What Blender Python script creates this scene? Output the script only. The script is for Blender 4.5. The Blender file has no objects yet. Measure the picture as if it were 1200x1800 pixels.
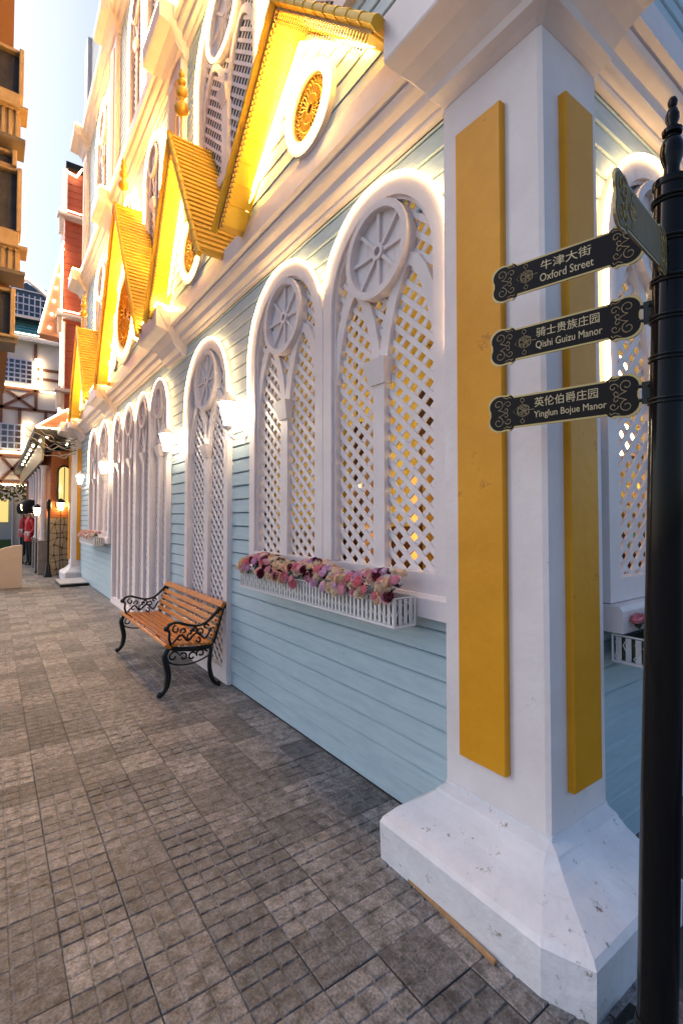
import bpy, bmesh, math, random
from mathutils import Vector, Matrix
random.seed(7)
R = math.radians; PI = math.pi
S = bpy.context.scene
COL = S.collection

# ------------------------------------------------------------------ camera
cam = bpy.data.cameras.new('camera'); camo = bpy.data.objects.new('camera', cam); COL.objects.link(camo)
camo.location = (0, 0, 1.6); camo.rotation_euler = (R(91.6), 0, R(-35.66))
cam.sensor_fit = 'AUTO'; cam.sensor_width = 36; cam.lens = 17.06
cam.shift_y = -0.0082; cam.clip_start = 0.05; cam.clip_end = 600
S.camera = camo
# ------------------------------------------------------------------ world, sun, exposure
SUN_EL, SUN_AZ = 42.0, -38.0
w = bpy.data.worlds.new('World'); S.world = w; w.use_nodes = True
nt = w.node_tree; nt.nodes.clear()
sky = nt.nodes.new('ShaderNodeTexSky'); sky.sky_type = 'NISHITA'; sky.sun_disc = False
sky.sun_elevation = R(SUN_EL); sky.sun_rotation = R(SUN_AZ); sky.air_density = 1.0; sky.dust_density = 2.8; sky.ozone_density = 2.5
bg = nt.nodes.new('ShaderNodeBackground'); bg.inputs[1].default_value = 0.12
wo = nt.nodes.new('ShaderNodeOutputWorld')
nt.links.new(sky.outputs[0], bg.inputs[0]); nt.links.new(bg.outputs[0], wo.inputs[0])
sl = bpy.data.lights.new('sun', 'SUN'); sl.energy = 0.5; sl.angle = R(25); sl.color = (1.0, 0.9, 0.85)
so = bpy.data.objects.new('sun', sl); COL.objects.link(so)
d = Vector((math.sin(R(SUN_AZ)) * math.cos(R(30)), math.cos(R(SUN_AZ)) * math.cos(R(30)), math.sin(R(30))))
so.rotation_euler = d.to_track_quat('Z', 'Y').to_euler()
S.view_settings.view_transform = 'Standard'; S.view_settings.look = 'None'
S.view_settings.exposure = 0.88; S.view_settings.gamma = 1.0; S.view_settings.use_curve_mapping = False
S.cycles.max_bounces = 6; S.cycles.diffuse_bounces = 3; S.cycles.glossy_bounces = 3; S.cycles.transmission_bounces = 4
S.cycles.sample_clamp_indirect = 4.0; S.cycles.use_denoising = True

# ------------------------------------------------------------------ materials
MATS = {}
def mat(name, col, rough=0.6, metal=0.0, col2=None, nscale=6.0, bump=0.0, bscale=60.0, emit=None, estr=0.0, spec=0.5, stretch=None, stain=None):
    if name in MATS: return MATS[name]
    m = bpy.data.materials.new(name); m.use_nodes = True; MATS[name] = m
    n = m.node_tree; b = n.nodes['Principled BSDF']; L = n.links.new
    b.inputs['Base Color'].default_value = (*col, 1); b.inputs['Roughness'].default_value = rough
    b.inputs['Metallic'].default_value = metal; b.inputs['Specular IOR Level'].default_value = spec
    geo = n.nodes.new('ShaderNodeNewGeometry'); vec = geo.outputs['Position']
    if stretch:
        mp = n.nodes.new('ShaderNodeMapping'); mp.inputs['Scale'].default_value = stretch
        L(vec, mp.inputs['Vector']); vec = mp.outputs[0]
    if col2:
        t = n.nodes.new('ShaderNodeTexNoise'); t.inputs['Scale'].default_value = nscale; t.inputs['Detail'].default_value = 6; t.inputs['Roughness'].default_value = 0.65
        L(vec, t.inputs['Vector'])
        r = n.nodes.new('ShaderNodeValToRGB'); r.color_ramp.elements[0].position = 0.35; r.color_ramp.elements[1].position = 0.65
        r.color_ramp.elements[0].color = (*col, 1); r.color_ramp.elements[1].color = (*col2, 1)
        L(t.outputs[0], r.inputs[0]); out = r.outputs[0]
        if stain:
            t2 = n.nodes.new('ShaderNodeTexNoise'); t2.inputs['Scale'].default_value = stain[1]; t2.inputs['Detail'].default_value = 8; t2.inputs['Roughness'].default_value = 0.75
            L(geo.outputs['Position'], t2.inputs['Vector'])
            r2 = n.nodes.new('ShaderNodeValToRGB'); r2.color_ramp.elements[0].position = stain[2]; r2.color_ramp.elements[1].position = stain[2] + 0.06
            r2.color_ramp.elements[0].color = (0, 0, 0, 1); r2.color_ramp.elements[1].color = (1, 1, 1, 1)
            L(t2.outputs[0], r2.inputs[0])
            mx = n.nodes.new('ShaderNodeMix'); mx.data_type = 'RGBA'
            L(r2.outputs[0], mx.inputs[0]); L(out, mx.inputs[6]); mx.inputs[7].default_value = (*stain[0], 1); out = mx.outputs[2]
        L(out, b.inputs['Base Color'])
    if bump:
        t = n.nodes.new('ShaderNodeTexNoise'); t.inputs['Scale'].default_value = bscale; t.inputs['Detail'].default_value = 5
        L(vec, t.inputs['Vector'])
        bp = n.nodes.new('ShaderNodeBump'); bp.inputs['Strength'].default_value = bump; bp.inputs['Distance'].default_value = 0.01
        L(t.outputs[0], bp.inputs['Height']); L(bp.outputs[0], b.inputs['Normal'])
    if emit:
        b.inputs['Emission Color'].default_value = (*emit, 1); b.inputs['Emission Strength'].default_value = estr
    return m

WHITE = mat('white_paint', (0.71, 0.63, 0.625), 0.45, col2=(0.79, 0.71, 0.70), nscale=4, bump=0.12, bscale=25, stain=((0.5, 0.44, 0.38), 16, 0.70))
PLASTER = mat('white_render', (0.72, 0.65, 0.645), 0.6, col2=(0.80, 0.74, 0.73), nscale=3, bump=0.35, bscale=18, stain=((0.50, 0.45, 0.41), 7, 0.66))
BASEW = mat('worn_white_render', (0.70, 0.68, 0.69), 0.6, col2=(0.80, 0.78, 0.80), nscale=5, bump=0.5, bscale=30, stain=((0.26, 0.21, 0.17), 15, 0.605))
BLUE = mat('pale_blue_paint', (0.37, 0.50, 0.565), 0.42, col2=(0.45, 0.575, 0.63), nscale=2.2, bump=0.3, bscale=12, stretch=(2, 2, 16), stain=((0.30, 0.37, 0.39), 8, 0.64))
GAP = mat('dark_backing', (0.04, 0.05, 0.055), 0.9)
OCHRE = mat('ochre_paint', (0.66, 0.28, 0.008), 0.42, col2=(0.74, 0.33, 0.014), nscale=3, bump=0.3, bscale=16, spec=0.3, stain=((0.50, 0.20, 0.01), 6, 0.62))
YELLOW = mat('yellow_paint', (0.80, 0.52, 0.035), 0.45, col2=(0.86, 0.60, 0.05), nscale=5, bump=0.2, bscale=20)
ROOFY = mat('yellow_roof_board', (0.66, 0.38, 0.04), 0.5, col2=(0.76, 0.46, 0.06), nscale=4, bump=0.2, bscale=20)
VERGE = mat('yellow_verge_tile', (0.70, 0.38, 0.015), 0.45, col2=(0.80, 0.47, 0.03), nscale=8, bump=0.2)
LACE = mat('bronze_lace', (0.30, 0.17, 0.06), 0.45, 0.4)
GOLD = mat('gold_fretwork', (0.62, 0.34, 0.04), 0.35, 0.3)
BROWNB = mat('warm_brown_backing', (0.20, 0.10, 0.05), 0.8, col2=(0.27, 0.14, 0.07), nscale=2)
SLATW = mat('lattice_paint', (0.74, 0.66, 0.66), 0.5, col2=(0.80, 0.73, 0.73), nscale=12, bump=0.1)
LED = mat('warm_led', (1, .8, .5), 0.5, emit=(1.0, 0.64, 0.27), estr=8.5)
LEDY = mat('yellow_led', (1, .8, .4), 0.5, emit=(1.0, 0.54, 0.12), estr=34)
LEDG = mat('golden_led', (1, .8, .4), 0.5, emit=(1.0, 0.56, 0.14), estr=75)
LEDS = mat('small_led', (1, .9, .7), 0.5, emit=(1.0, 0.80, 0.50), estr=6)
LAMPW = mat('lantern_glass_lit', (1, 1, 1), 0.3, emit=(1.0, 0.78, 0.50), estr=46)
LAMPY = mat('street_lamp_lit', (1, .9, .6), 0.3, emit=(1.0, 0.66, 0.25), estr=22)
BULB = mat('downlight_lit', (1, .9, .8), 0.3, emit=(1.0, 0.85, 0.6), estr=14)
IRON = mat('black_iron', (0.012, 0.014, 0.014), 0.35, 0.6, col2=(0.02, 0.024, 0.022), nscale=30, bump=0.2)
POLEB = mat('gloss_black_paint', (0.006, 0.006, 0.007), 0.12, 0.0, bump=0.03, bscale=14, spec=0.15)
SIGNB = mat('black_enamel', (0.010, 0.007, 0.006), 0.32, 0.0, spec=0.14)
BRASS = mat('sign_brass', (0.38, 0.28, 0.12), 0.36, 0.8)
BRASS2 = mat('aged_bronze_sign', (0.12, 0.095, 0.035), 0.45, 0.0, spec=0.10, col2=(0.20, 0.13, 0.04), nscale=14)
SIGNT = mat('pale_gold_letter', (0.48, 0.38, 0.22), 0.4, 0.5)
WOOD = mat('varnished_wood', (0.42, 0.12, 0.012), 0.26, col2=(0.60, 0.21, 0.028), nscale=5, bump=0.12, bscale=10, stretch=(25, 2, 25), spec=0.35)
GREYB = mat('grey_gable_panel', (0.16, 0.16, 0.15), 0.7)
RED = mat('red_siding', (0.50, 0.10, 0.045), 0.5, col2=(0.56, 0.13, 0.06), nscale=2)
BRICK = mat('orange_brick', (0.42, 0.12, 0.035), 0.7, col2=(0.50, 0.16, 0.05), nscale=8)
TEAL = mat('teal_roof', (0.05, 0.20, 0.24), 0.5, col2=(0.07, 0.25, 0.29), nscale=2)
CREAM = mat('cream_render', (0.76, 0.64, 0.54), 0.8, col2=(0.82, 0.71, 0.62), nscale=1)
TIMBER = mat('brown_timber', (0.20, 0.075, 0.04), 0.7)
DARKW = mat('dark_window_mesh', (0.025, 0.018, 0.016), 0.5, col2=(0.05, 0.035, 0.03), nscale=9, bump=0.5, bscale=80)
WPANE = mat('window_glass', (0.03, 0.045, 0.07), 0.08, spec=0.8)
BALW = mat('old_yellow_timber', (0.50, 0.33, 0.16), 0.6, col2=(0.36, 0.22, 0.10), nscale=5, bump=0.3)
BROWNW = mat('brown_wall', (0.24, 0.09, 0.02), 0.8)
STONE = mat('tan_stone', (0.33, 0.26, 0.17), 0.85, col2=(0.42, 0.34, 0.24), nscale=5, bump=0.5, bscale=20)
MORTAR = mat('dark_mortar', (0.07, 0.045, 0.035), 0.9)
GREYST = mat('grey_plinth_stone', (0.20, 0.18, 0.165), 0.85, col2=(0.28, 0.25, 0.23), nscale=6, bump=0.4)
SOFFD = mat('dark_soffit', (0.035, 0.03, 0.025), 0.5)
GLEAM = mat('weathered_metal_fascia', (0.40, 0.32, 0.20), 0.35, 0.6, col2=(0.25, 0.19, 0.12), nscale=5, bump=0.6, bscale=8)
REDC = mat('scarlet_tunic', (0.62, 0.012, 0.018), 0.45)
BLACKC = mat('black_cloth', (0.012, 0.012, 0.013), 0.7)
FUR = mat('bearskin_fur', (0.010, 0.009, 0.009), 0.9, bump=1.0, bscale=90)
SKIN = mat('painted_skin', (0.50, 0.27, 0.18), 0.5)
TRIMW = mat('white_trim', (0.75, 0.72, 0.70), 0.5)
SHOE = mat('polished_black', (0.01, 0.01, 0.01), 0.15)
GREEN = mat('leaf_green', (0.045, 0.10, 0.03), 0.6, col2=(0.07, 0.13, 0.04), nscale=8)
GREEND = mat('dark_leaf', (0.025, 0.045, 0.025), 0.5, col2=(0.05, 0.07, 0.035), nscale=40)
LEAFR = mat('burgundy_leaf', (0.09, 0.012, 0.02), 0.5)
LEAFB = mat('dusty_blue_leaf', (0.30, 0.42, 0.42), 0.6)
GLASSD = mat('lit_window_glass', (0.30, 0.22, 0.06), 0.15, emit=(1.0, 0.75, 0.25), estr=0.5)
INWALL = mat('mustard_wall', (0.62, 0.50, 0.10), 0.7, col2=(0.45, 0.30, 0.07), nscale=2.5)
INDARK = mat('dark_wood_panel', (0.09, 0.035, 0.015), 0.5)
INOR = mat('glowing_orange_goods', (0.75, 0.30, 0.05), 0.6, emit=(1.0, 0.42, 0.08), estr=0.6)  # glow put into the colour of cabinets and goods, which are no lamps
GLOBE = mat('globe_lamp_lit', (1, .9, .7), 0.3, emit=(1.0, 0.80, 0.42), estr=16)
TANW = mat('white_panel_shade_tan', (0.52, 0.42, 0.33), 0.7, col2=(0.58, 0.47, 0.38), nscale=1)
CONC = mat('step_slab', (0.42, 0.40, 0.39), 0.8, col2=(0.5, 0.48, 0.47), nscale=4)
CABLE = mat('cable_sheath', (0.45, 0.38, 0.30), 0.6)
CABLED = mat('black_cable', (0.02, 0.02, 0.02), 0.6)
ROOFP = mat('terracotta_roof', (0.42, 0.19, 0.12), 0.7, col2=(0.48, 0.24, 0.15), nscale=2)
ROSES = [mat('rose_' + n, c, 0.55, col2=c2, nscale=35) for n, c, c2 in (
    ('peach', (0.90, 0.56, 0.36), (0.95, 0.70, 0.50)), ('pink', (0.85, 0.24, 0.30), (0.92, 0.42, 0.46)),
    ('lilac', (0.80, 0.46, 0.68), (0.90, 0.62, 0.80)), ('cream', (0.93, 0.70, 0.48), (0.96, 0.84, 0.66)),
    ('burgundy', (0.14, 0.01, 0.025), (0.2, 0.02, 0.04)), ('rose_pink', (0.90, 0.42, 0.50), (0.94, 0.55, 0.62)))]

def paving_mat():
    m = bpy.data.materials.new('concrete_tile'); m.use_nodes = True; n = m.node_tree; L = n.links.new; b = n.nodes['Principled BSDF']
    geo = n.nodes.new('ShaderNodeNewGeometry')
    sc = n.nodes.new('ShaderNodeVectorMath'); sc.operation = 'DIVIDE'; sc.inputs[1].default_value = (0.235, 0.235, 1000)
    fl = n.nodes.new('ShaderNodeVectorMath'); fl.operation = 'FLOOR'
    wn = n.nodes.new('ShaderNodeTexWhiteNoise')
    L(geo.outputs['Position'], sc.inputs[0]); L(sc.outputs[0], fl.inputs[0]); L(fl.outputs[0], wn.inputs['Vector'])
    r = n.nodes.new('ShaderNodeValToRGB'); cr = r.color_ramp
    cr.elements[0].position = 0; cr.elements[0].color = (0.115, 0.115, 0.122, 1)
    cr.elements[1].position = 1; cr.elements[1].color = (0.43, 0.41, 0.40, 1)
    e = cr.elements.new(0.35); e.color = (0.215, 0.208, 0.21, 1); e = cr.elements.new(0.7); e.color = (0.325, 0.308, 0.302, 1)
    n1 = n.nodes.new('ShaderNodeTexNoise'); n1.inputs['Scale'].default_value = 1.1; n1.inputs['Detail'].default_value = 4; L(geo.outputs['Position'], n1.inputs['Vector'])
    mx0 = n.nodes.new('ShaderNodeMix'); mx0.data_type = 'FLOAT'; mx0.inputs[0].default_value = 0.35
    L(wn.outputs['Value'], mx0.inputs[2]); L(n1.outputs[0], mx0.inputs[3]); L(mx0.outputs[0], r.inputs[0])
    n2 = n.nodes.new('ShaderNodeTexNoise'); n2.inputs['Scale'].default_value = 17; n2.inputs['Detail'].default_value = 8; n2.inputs['Roughness'].default_value = 0.7; L(geo.outputs['Position'], n2.inputs['Vector'])
    r2 = n.nodes.new('ShaderNodeValToRGB'); r2.color_ramp.elements[0].position = 0.34; r2.color_ramp.elements[1].position = 0.62
    r2.color_ramp.elements[0].color = (0.30, 0.285, 0.27, 1); r2.color_ramp.elements[1].color = (1.12, 1.1, 1.08, 1); L(n2.outputs[0], r2.inputs[0])
    mu = n.nodes.new('ShaderNodeMix'); mu.data_type = 'RGBA'; mu.blend_type = 'MULTIPLY'; mu.inputs[0].default_value = 1
    L(r.outputs[0], mu.inputs[6]); L(r2.outputs[0], mu.inputs[7])
    n3 = n.nodes.new('ShaderNodeTexNoise'); n3.inputs['Scale'].default_value = 4.5; n3.inputs['Detail'].default_value = 8; n3.inputs['Roughness'].default_value = 0.75; L(geo.outputs['Position'], n3.inputs['Vector'])
    r3 = n.nodes.new('ShaderNodeValToRGB'); r3.color_ramp.elements[0].position = 0.56; r3.color_ramp.elements[1].position = 0.70
    r3.color_ramp.elements[0].color = (0, 0, 0, 1); r3.color_ramp.elements[1].color = (0.85, 0.85, 0.85, 1); L(n3.outputs[0], r3.inputs[0])
    m2 = n.nodes.new('ShaderNodeMix'); m2.data_type = 'RGBA'; L(r3.outputs[0], m2.inputs[0]); L(mu.outputs[2], m2.inputs[6]); m2.inputs[7].default_value = (0.035, 0.032, 0.03, 1)
    n5 = n.nodes.new('ShaderNodeTexNoise'); n5.inputs['Scale'].default_value = 120; n5.inputs['Detail'].default_value = 3; L(geo.outputs['Position'], n5.inputs['Vector'])
    r5 = n.nodes.new('ShaderNodeValToRGB'); r5.color_ramp.elements[0].position = 0.36; r5.color_ramp.elements[1].position = 0.60
    r5.color_ramp.elements[0].color = (0.62, 0.62, 0.62, 1); r5.color_ramp.elements[1].color = (1.08, 1.08, 1.08, 1); L(n5.outputs[0], r5.inputs[0])
    m5 = n.nodes.new('ShaderNodeMix'); m5.data_type = 'RGBA'; m5.blend_type = 'MULTIPLY'; m5.inputs[0].default_value = 1; L(m2.outputs[2], m5.inputs[6]); L(r5.outputs[0], m5.inputs[7])
    n6 = n.nodes.new('ShaderNodeTexNoise'); n6.inputs['Scale'].default_value = 2.3; n6.inputs['Detail'].default_value = 6; L(geo.outputs['Position'], n6.inputs['Vector'])
    r6 = n.nodes.new('ShaderNodeValToRGB'); r6.color_ramp.elements[0].position = 0.60; r6.color_ramp.elements[1].position = 0.72
    r6.color_ramp.elements[0].color = (0, 0, 0, 1); r6.color_ramp.elements[1].color = (0.30, 0.30, 0.30, 1); L(n6.outputs[0], r6.inputs[0])
    m6 = n.nodes.new('ShaderNodeMix'); m6.data_type = 'RGBA'; L(r6.outputs[0], m6.inputs[0]); L(m5.outputs[2], m6.inputs[6]); m6.inputs[7].default_value = (0.17, 0.13, 0.09, 1)
    L(m6.outputs[2], b.inputs['Base Color'])
    rr = n.nodes.new('ShaderNodeMapRange'); rr.inputs[3].default_value = 0.38; rr.inputs[4].default_value = 0.75; L(n2.outputs[0], rr.inputs[0]); L(rr.outputs[0], b.inputs['Roughness'])
    bp = n.nodes.new('ShaderNodeBump'); bp.inputs['Strength'].default_value = 0.8; bp.inputs['Distance'].default_value = 0.006
    n4 = n.nodes.new('ShaderNodeTexNoise'); n4.inputs['Scale'].default_value = 70; n4.inputs['Detail'].default_value = 5; L(geo.outputs['Position'], n4.inputs['Vector'])
    L(n4.outputs[0], bp.inputs['Height']); L(bp.outputs[0], b.inputs['Normal'])
    return m
PAVE = paving_mat()
GROUT = mat('dirty_joint', (0.07, 0.065, 0.06), 0.9, col2=(0.15, 0.14, 0.13), nscale=5)
ASPH = mat('asphalt', (0.045, 0.045, 0.045), 0.85, col2=(0.06, 0.06, 0.06), nscale=40, bump=0.6, bscale=150)

# ------------------------------------------------------------------ mesh helpers (all shapes authored in world coordinates)
class MB:
    def __init__(s): s.v = []; s.f = []
    def add(s, vs, fs):
        o = len(s.v); s.v += [tuple(v) for v in vs]; s.f += [tuple(i + o for i in f) for f in fs]; return s
    def box(s, a, b):
        x0, y0, z0 = a; x1, y1, z1 = b
        return s.add([(x0,y0,z0),(x1,y0,z0),(x1,y1,z0),(x0,y1,z0),(x0,y0,z1),(x1,y0,z1),(x1,y1,z1),(x0,y1,z1)],
                     [(0,3,2,1),(4,5,6,7),(0,1,5,4),(1,2,6,5),(2,3,7,6),(3,0,4,7)])
    def bbox(s, a, b, e=0.004):           # box with chamfered long edges
        x0,x1=sorted((a[0],b[0])); y0,y1=sorted((a[1],b[1])); z0,z1=sorted((a[2],b[2]))
        e=min(e,(x1-x0)/2.5,(y1-y0)/2.5,(z1-z0)/2.5)
        vs=[]; 
        for (z,i) in ((z0,e),(z0+e,0),(z1-e,0),(z1,e)):
            for (x,y) in ((x0+i,y0+e),(x0+e,y0+i),(x1-e,y0+i),(x1-i,y0+e),(x1-i,y1-e),(x1-e,y1-i),(x0+e,y1-i),(x0+i,y1-e)): vs.append((x,y,z))
        fs=[tuple(reversed(range(8))), tuple(range(24,32))]
        for r in range(3):
            for k in range(8): fs.append((r*8+k, r*8+(k+1)%8, (r+1)*8+(k+1)%8, (r+1)*8+k))
        return s.add(vs,fs)
    def loft(s, rings, cap=True, closed=True):
        n = len(rings[0]); vs = [p for r in rings for p in r]; fs = []
        for i in range(len(rings) - 1):
            for k in range(n if closed else n - 1):
                fs.append((i*n+k, i*n+(k+1)%n, (i+1)*n+(k+1)%n, (i+1)*n+k))
        if cap: fs += [tuple(reversed(range(n))), tuple(range((len(rings)-1)*n, len(rings)*n))]
        return s.add(vs, fs)
    def tube(s, path, r, n=6, closed=False, rad=None):
        P = [Vector(p) for p in path]; N = len(P); rings = []
        up = None
        for i in range(N):
            if closed: t = P[(i+1)%N] - P[i-1]
            else: t = P[min(i+1,N-1)] - P[max(i-1,0)]
            t.normalize()
            if up is None:
                up = Vector((0,0,1)) if abs(t.z) < 0.9 else Vector((1,0,0))
            a = t.cross(up)
            if a.length < 1e-5: a = t.orthogonal()
            a.normalize(); u2 = a.cross(t).normalized(); up = u2
            rr = rad[i] if rad else r
            rings.append([P[i] + a*math.cos(2*PI*k/n)*rr + u2*math.sin(2*PI*k/n)*rr for k in range(n)])
        if closed: return s.loft(rings + [rings[0]], cap=False)
        return s.loft(rings)
    def lathe(s, prof, c, n=16, axis=None):
        c = Vector(c); ax = Vector(axis).normalized() if axis else Vector((0,0,1))
        a = ax.orthogonal().normalized() if axis else Vector((1,0,0)); b = ax.cross(a)
        return s.loft([[c + ax*z + (a*math.cos(2*PI*k/n) + b*math.sin(2*PI*k/n))*max(r,1e-4) for k in range(n)] for r, z in prof])
    def prism(s, poly, ax, t0, t1, M=None):   # polygon of (a,b) extruded over t0..t1 ; M(a,b,t)->xyz
        f = M; n = len(poly)
        return s.loft([[f(a,b,t0) for a,b in poly],[f(a,b,t1) for a,b in poly]])
    def ball(s, c, r, n=8, sc=(1,1,1)):
        c = Vector(c); rings = []
        for i in range(n+1):
            ph = PI*i/n; rr = math.sin(ph)*r + 1e-5
            rings.append([c + Vector((rr*math.cos(2*PI*k/(n*2))*sc[0], rr*math.sin(2*PI*k/(n*2))*sc[1], -r*math.cos(ph)*sc[2])) for k in range(n*2)])
        return s.loft(rings)
    def merge(s, o): return s.add(o.v, o.f)

ORG = {}
def org(p): return ORG.get(p.name, Vector((0,0,0))) if p else Vector((0,0,0))
def mesh(name, mb, m, o=Vector((0,0,0)), smooth=False, fix=True):
    me = bpy.data.meshes.new(name); me.from_pydata([Vector(v) - o for v in mb.v], [], mb.f)
    if fix:
        bm = bmesh.new(); bm.from_mesh(me); bmesh.ops.recalc_face_normals(bm, faces=bm.faces); bm.to_mesh(me); bm.free()
    if smooth:
        me.polygons.foreach_set('use_smooth', [True]*len(me.polygons))
        try: me.set_sharp_from_angle(angle=R(40))
        except Exception: pass
    for x in (m if isinstance(m, (list, tuple)) else [m]): me.materials.append(x)
    return me
def link(name, data, parent=None, loc=(0,0,0)):
    o = bpy.data.objects.new(name, data); COL.objects.link(o); o.location = loc
    if parent: o.parent = parent
    ORG[o.name] = org(parent) + Vector(loc)
    return o
def obj(name, mb, m, parent=None, smooth=False, kind=None, at=None, label=None):
    if parent is None and at is not None:
        o = link(name, mesh(name, mb, m, Vector(at), smooth), None, at)
    else:
        o = link(name, mesh(name, mb, m, org(parent), smooth), parent)
    if kind: o['kind'] = kind
    if label: o['label'] = label
    return o
def tag(o, label, cat, group=None):
    o['label'] = label; o['category'] = cat
    if group: o['group'] = group
    return o
def thing(name, loc, label, cat, group=None):
    return tag(link(name, None, None, loc), label, cat, group)
def copy_tree(o, parent=None, loc=None):
    c = o.copy(); COL.objects.link(c); c.parent = parent
    if loc is not None: c.location = loc
    ORG[c.name] = org(parent) + Vector(c.location)
    for ch in [k for k in o.children]: copy_tree(ch, c)
    return c

WX = 1.885; W2Y = 1.165          # outer faces of the two plank walls
SX, SY = 1.80, 1.10              # pillar shaft faces
def M1(u, v, w=0.0): return (WX - w, u, v)
def M2(u, v, w=0.0): return (u, W2Y - w, v)
CZ = 3.69                        # underside of the first cornice

# ------------------------------------------------------------------ ground
g = MB(); g.add([(-150,-60,-0.03),(150,-60,-0.03),(150,260,-0.03),(-150,260,-0.03)], [(0,1,2,3)])
obj('ground', g, mat('grey_paving', (0.22,0.20,0.18), 0.8, col2=(0.28,0.255,0.235), nscale=1.2, bump=0.4, bscale=20), kind='structure')
T = 0.235
pv = MB(); pv.box((-4.7,-0.94,-0.028),(WX+0.05,23.5,-0.012))
pave = obj('pavement', pv, GROUT, kind='structure')
def tile_mesh(depth, gap, nx=3, ny=3, lift=0.0):
    m = MB(); e = 0.004; g2 = gap
    x0, x1 = 0.0014, T-0.0014
    m.add([(x0,x0,-0.004-depth),(x1,x0,-0.004-depth),(x1,x1,-0.004-depth),(x0,x1,-0.004-depth)], [(0,1,2,3)])
    cx = (x1-x0)/nx; cy = (x1-x0)/ny
    for i in range(nx):
        for j in range(ny):
            a0 = x0+i*cx+(g2/2 if i else 0); a1 = x0+(i+1)*cx-(g2/2 if i<nx-1 else 0)
            b0 = x0+j*cy+(g2/2 if j else 0); b1 = x0+(j+1)*cy-(g2/2 if j<ny-1 else 0)
            zt = -0.004+random.uniform(-0.0008,0.0008)+lift; zb = -0.004-depth
            m.add([(a0,b0,zb),(a1,b0,zb),(a1,b1,zb),(a0,b1,zb),(a0+e,b0+e,zt),(a1-e,b0+e,zt),(a1-e,b1-e,zt),(a0+e,b1-e,zt)],
                  [(4,5,6,7),(0,1,5,4),(1,2,6,5),(2,3,7,6),(3,0,4,7)])
    return m
tvar = [tile_mesh(0.006,0.007), tile_mesh(0.004,0.006), tile_mesh(0.0018,0.005), tile_mesh(0.003,0.006), tile_mesh(0.0008,0.004), tile_mesh(0.0035,0.006,3,2)]
tdat = [mesh('tile', t, PAVE) for t in tvar]
sn, cs = math.sin(R(35.66)), math.cos(R(35.66))
cells = []
for i in range(-20, 8):
    for j in range(-4, 100):
        x, y = i*T, j*T; cx, cy = x+T/2, y+T/2
        if cx > WX: continue
        zc = cx*sn + cy*cs; xc = cx*cs - cy*sn
        if zc < 0.9 or abs(xc)/zc > 0.80 or 1.6/zc > 1.25:
            if -2.5 < cx and cy < 6: cells.append((1e9, x, y, i, j))
            continue
        hid = cx > 1.5 and 0.8 < cy < 1.85
        cells.append((zc*zc/1.0 + (500 if hid else 0), x, y, i, j))
cells.sort()
far = MB()
for k, (_, x, y, i, j) in enumerate(cells):
    v = random.Random(i*131+j*17).choice([0,0,1,1,3,3,1,3,0,2,0,1,3,4,5])
    rot = random.Random(i*7+j).choice([0,1])
    dz = random.Random(i*3+j*11).uniform(-0.0012, 0.0012)
    if k < 298:
        o = bpy.data.objects.new('tile', tdat[v]); COL.objects.link(o); o.parent = pave; o.location = (x, y, dz)
        if rot: o.rotation_euler = (0,0,PI/2); o.location = (x+T, y, dz)
    else:
        t = tvar[v]; far.add([((x+T-q[1], y+q[0], q[2]+dz) if rot else (x+q[0], y+q[1], q[2]+dz)) for q in t.v], t.f)
obj('tile_field', far, PAVE, pave, kind='stuff')
asp = MB(); asp.add([(WX+0.05,-1,-0.02),(12,-1,-0.02),(12,1.1,-0.02),(WX+0.05,1.1,-0.02)], [(0,1,2,3)])
obj('side_road', asp, ASPH, kind='structure')

# ------------------------------------------------------------------ the blue house
house = thing('blue_house', (2.6, 7.5, 0), 'pale blue weatherboard house with arched white lattice windows and yellow gables', 'building')

class Arch:   # window outline on the wall: centre, half width, bottom, apex, spring
    def __init__(s, c, h, zb, za, sp=None, fr=0.10):
        s.c, s.h, s.zb, s.za = c, h, zb, za; s.sp = sp if sp else za-0.62*min(1,h/0.58); s.fr = fr
    def half(s, z, inset=0.0):
        h = s.h-inset; za = s.za-inset
        if z < s.zb: return 0
        if z <= s.sp: return h
        if z >= za: return 0
        return h*math.sqrt(max(0, 1-((z-s.sp)/(za-s.sp))**2))
    def outline(s, inset=0.0, n=24, closed_bottom=True):
        h = s.h-inset; za = s.za-inset; zb = s.zb+(inset if closed_bottom else 0)
        pts = [(s.c-h, zb)]
        for k in range(n+1):
            a = PI - PI*k/n; pts.append((s.c+h*math.cos(a), s.sp+(za-s.sp)*math.sin(a)))
        pts.append((s.c+h, zb)); return pts

def strip_ring(mb, A, B, M, w0, w1):
    n = len(A)
    for k in range(n-1):
        a0,a1,b0,b1 = A[k],A[k+1],B[k],B[k+1]
        vs = [M(*a0,w0),M(*a1,w0),M(*b1,w0),M(*b0,w0),M(*a0,w1),M(*a1,w1),M(*b1,w1),M(*b0,w1)]
        mb.add(vs, [(4,5,6,7),(0,1,5,4),(2,3,7,6)] + ([(0,4,7,3)] if k==0 else []) + ([(1,2,6,5)] if k==n-2 else []))
def band(mb, path, hw, M, w0, w1):   # flat board following a path in (u,v)
    A, B = [], []
    for i in range(len(path)):
        p = Vector(path[max(i-1,0)]); q = Vector(path[min(i+1,len(path)-1)]); t = (q-p).normalized(); nn = Vector((-t.y,t.x))*hw
        c = Vector(path[i]); A.append(tuple(c+nn)); B.append(tuple(c-nn))
    strip_ring(mb, A, B, M, w0, w1)
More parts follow.
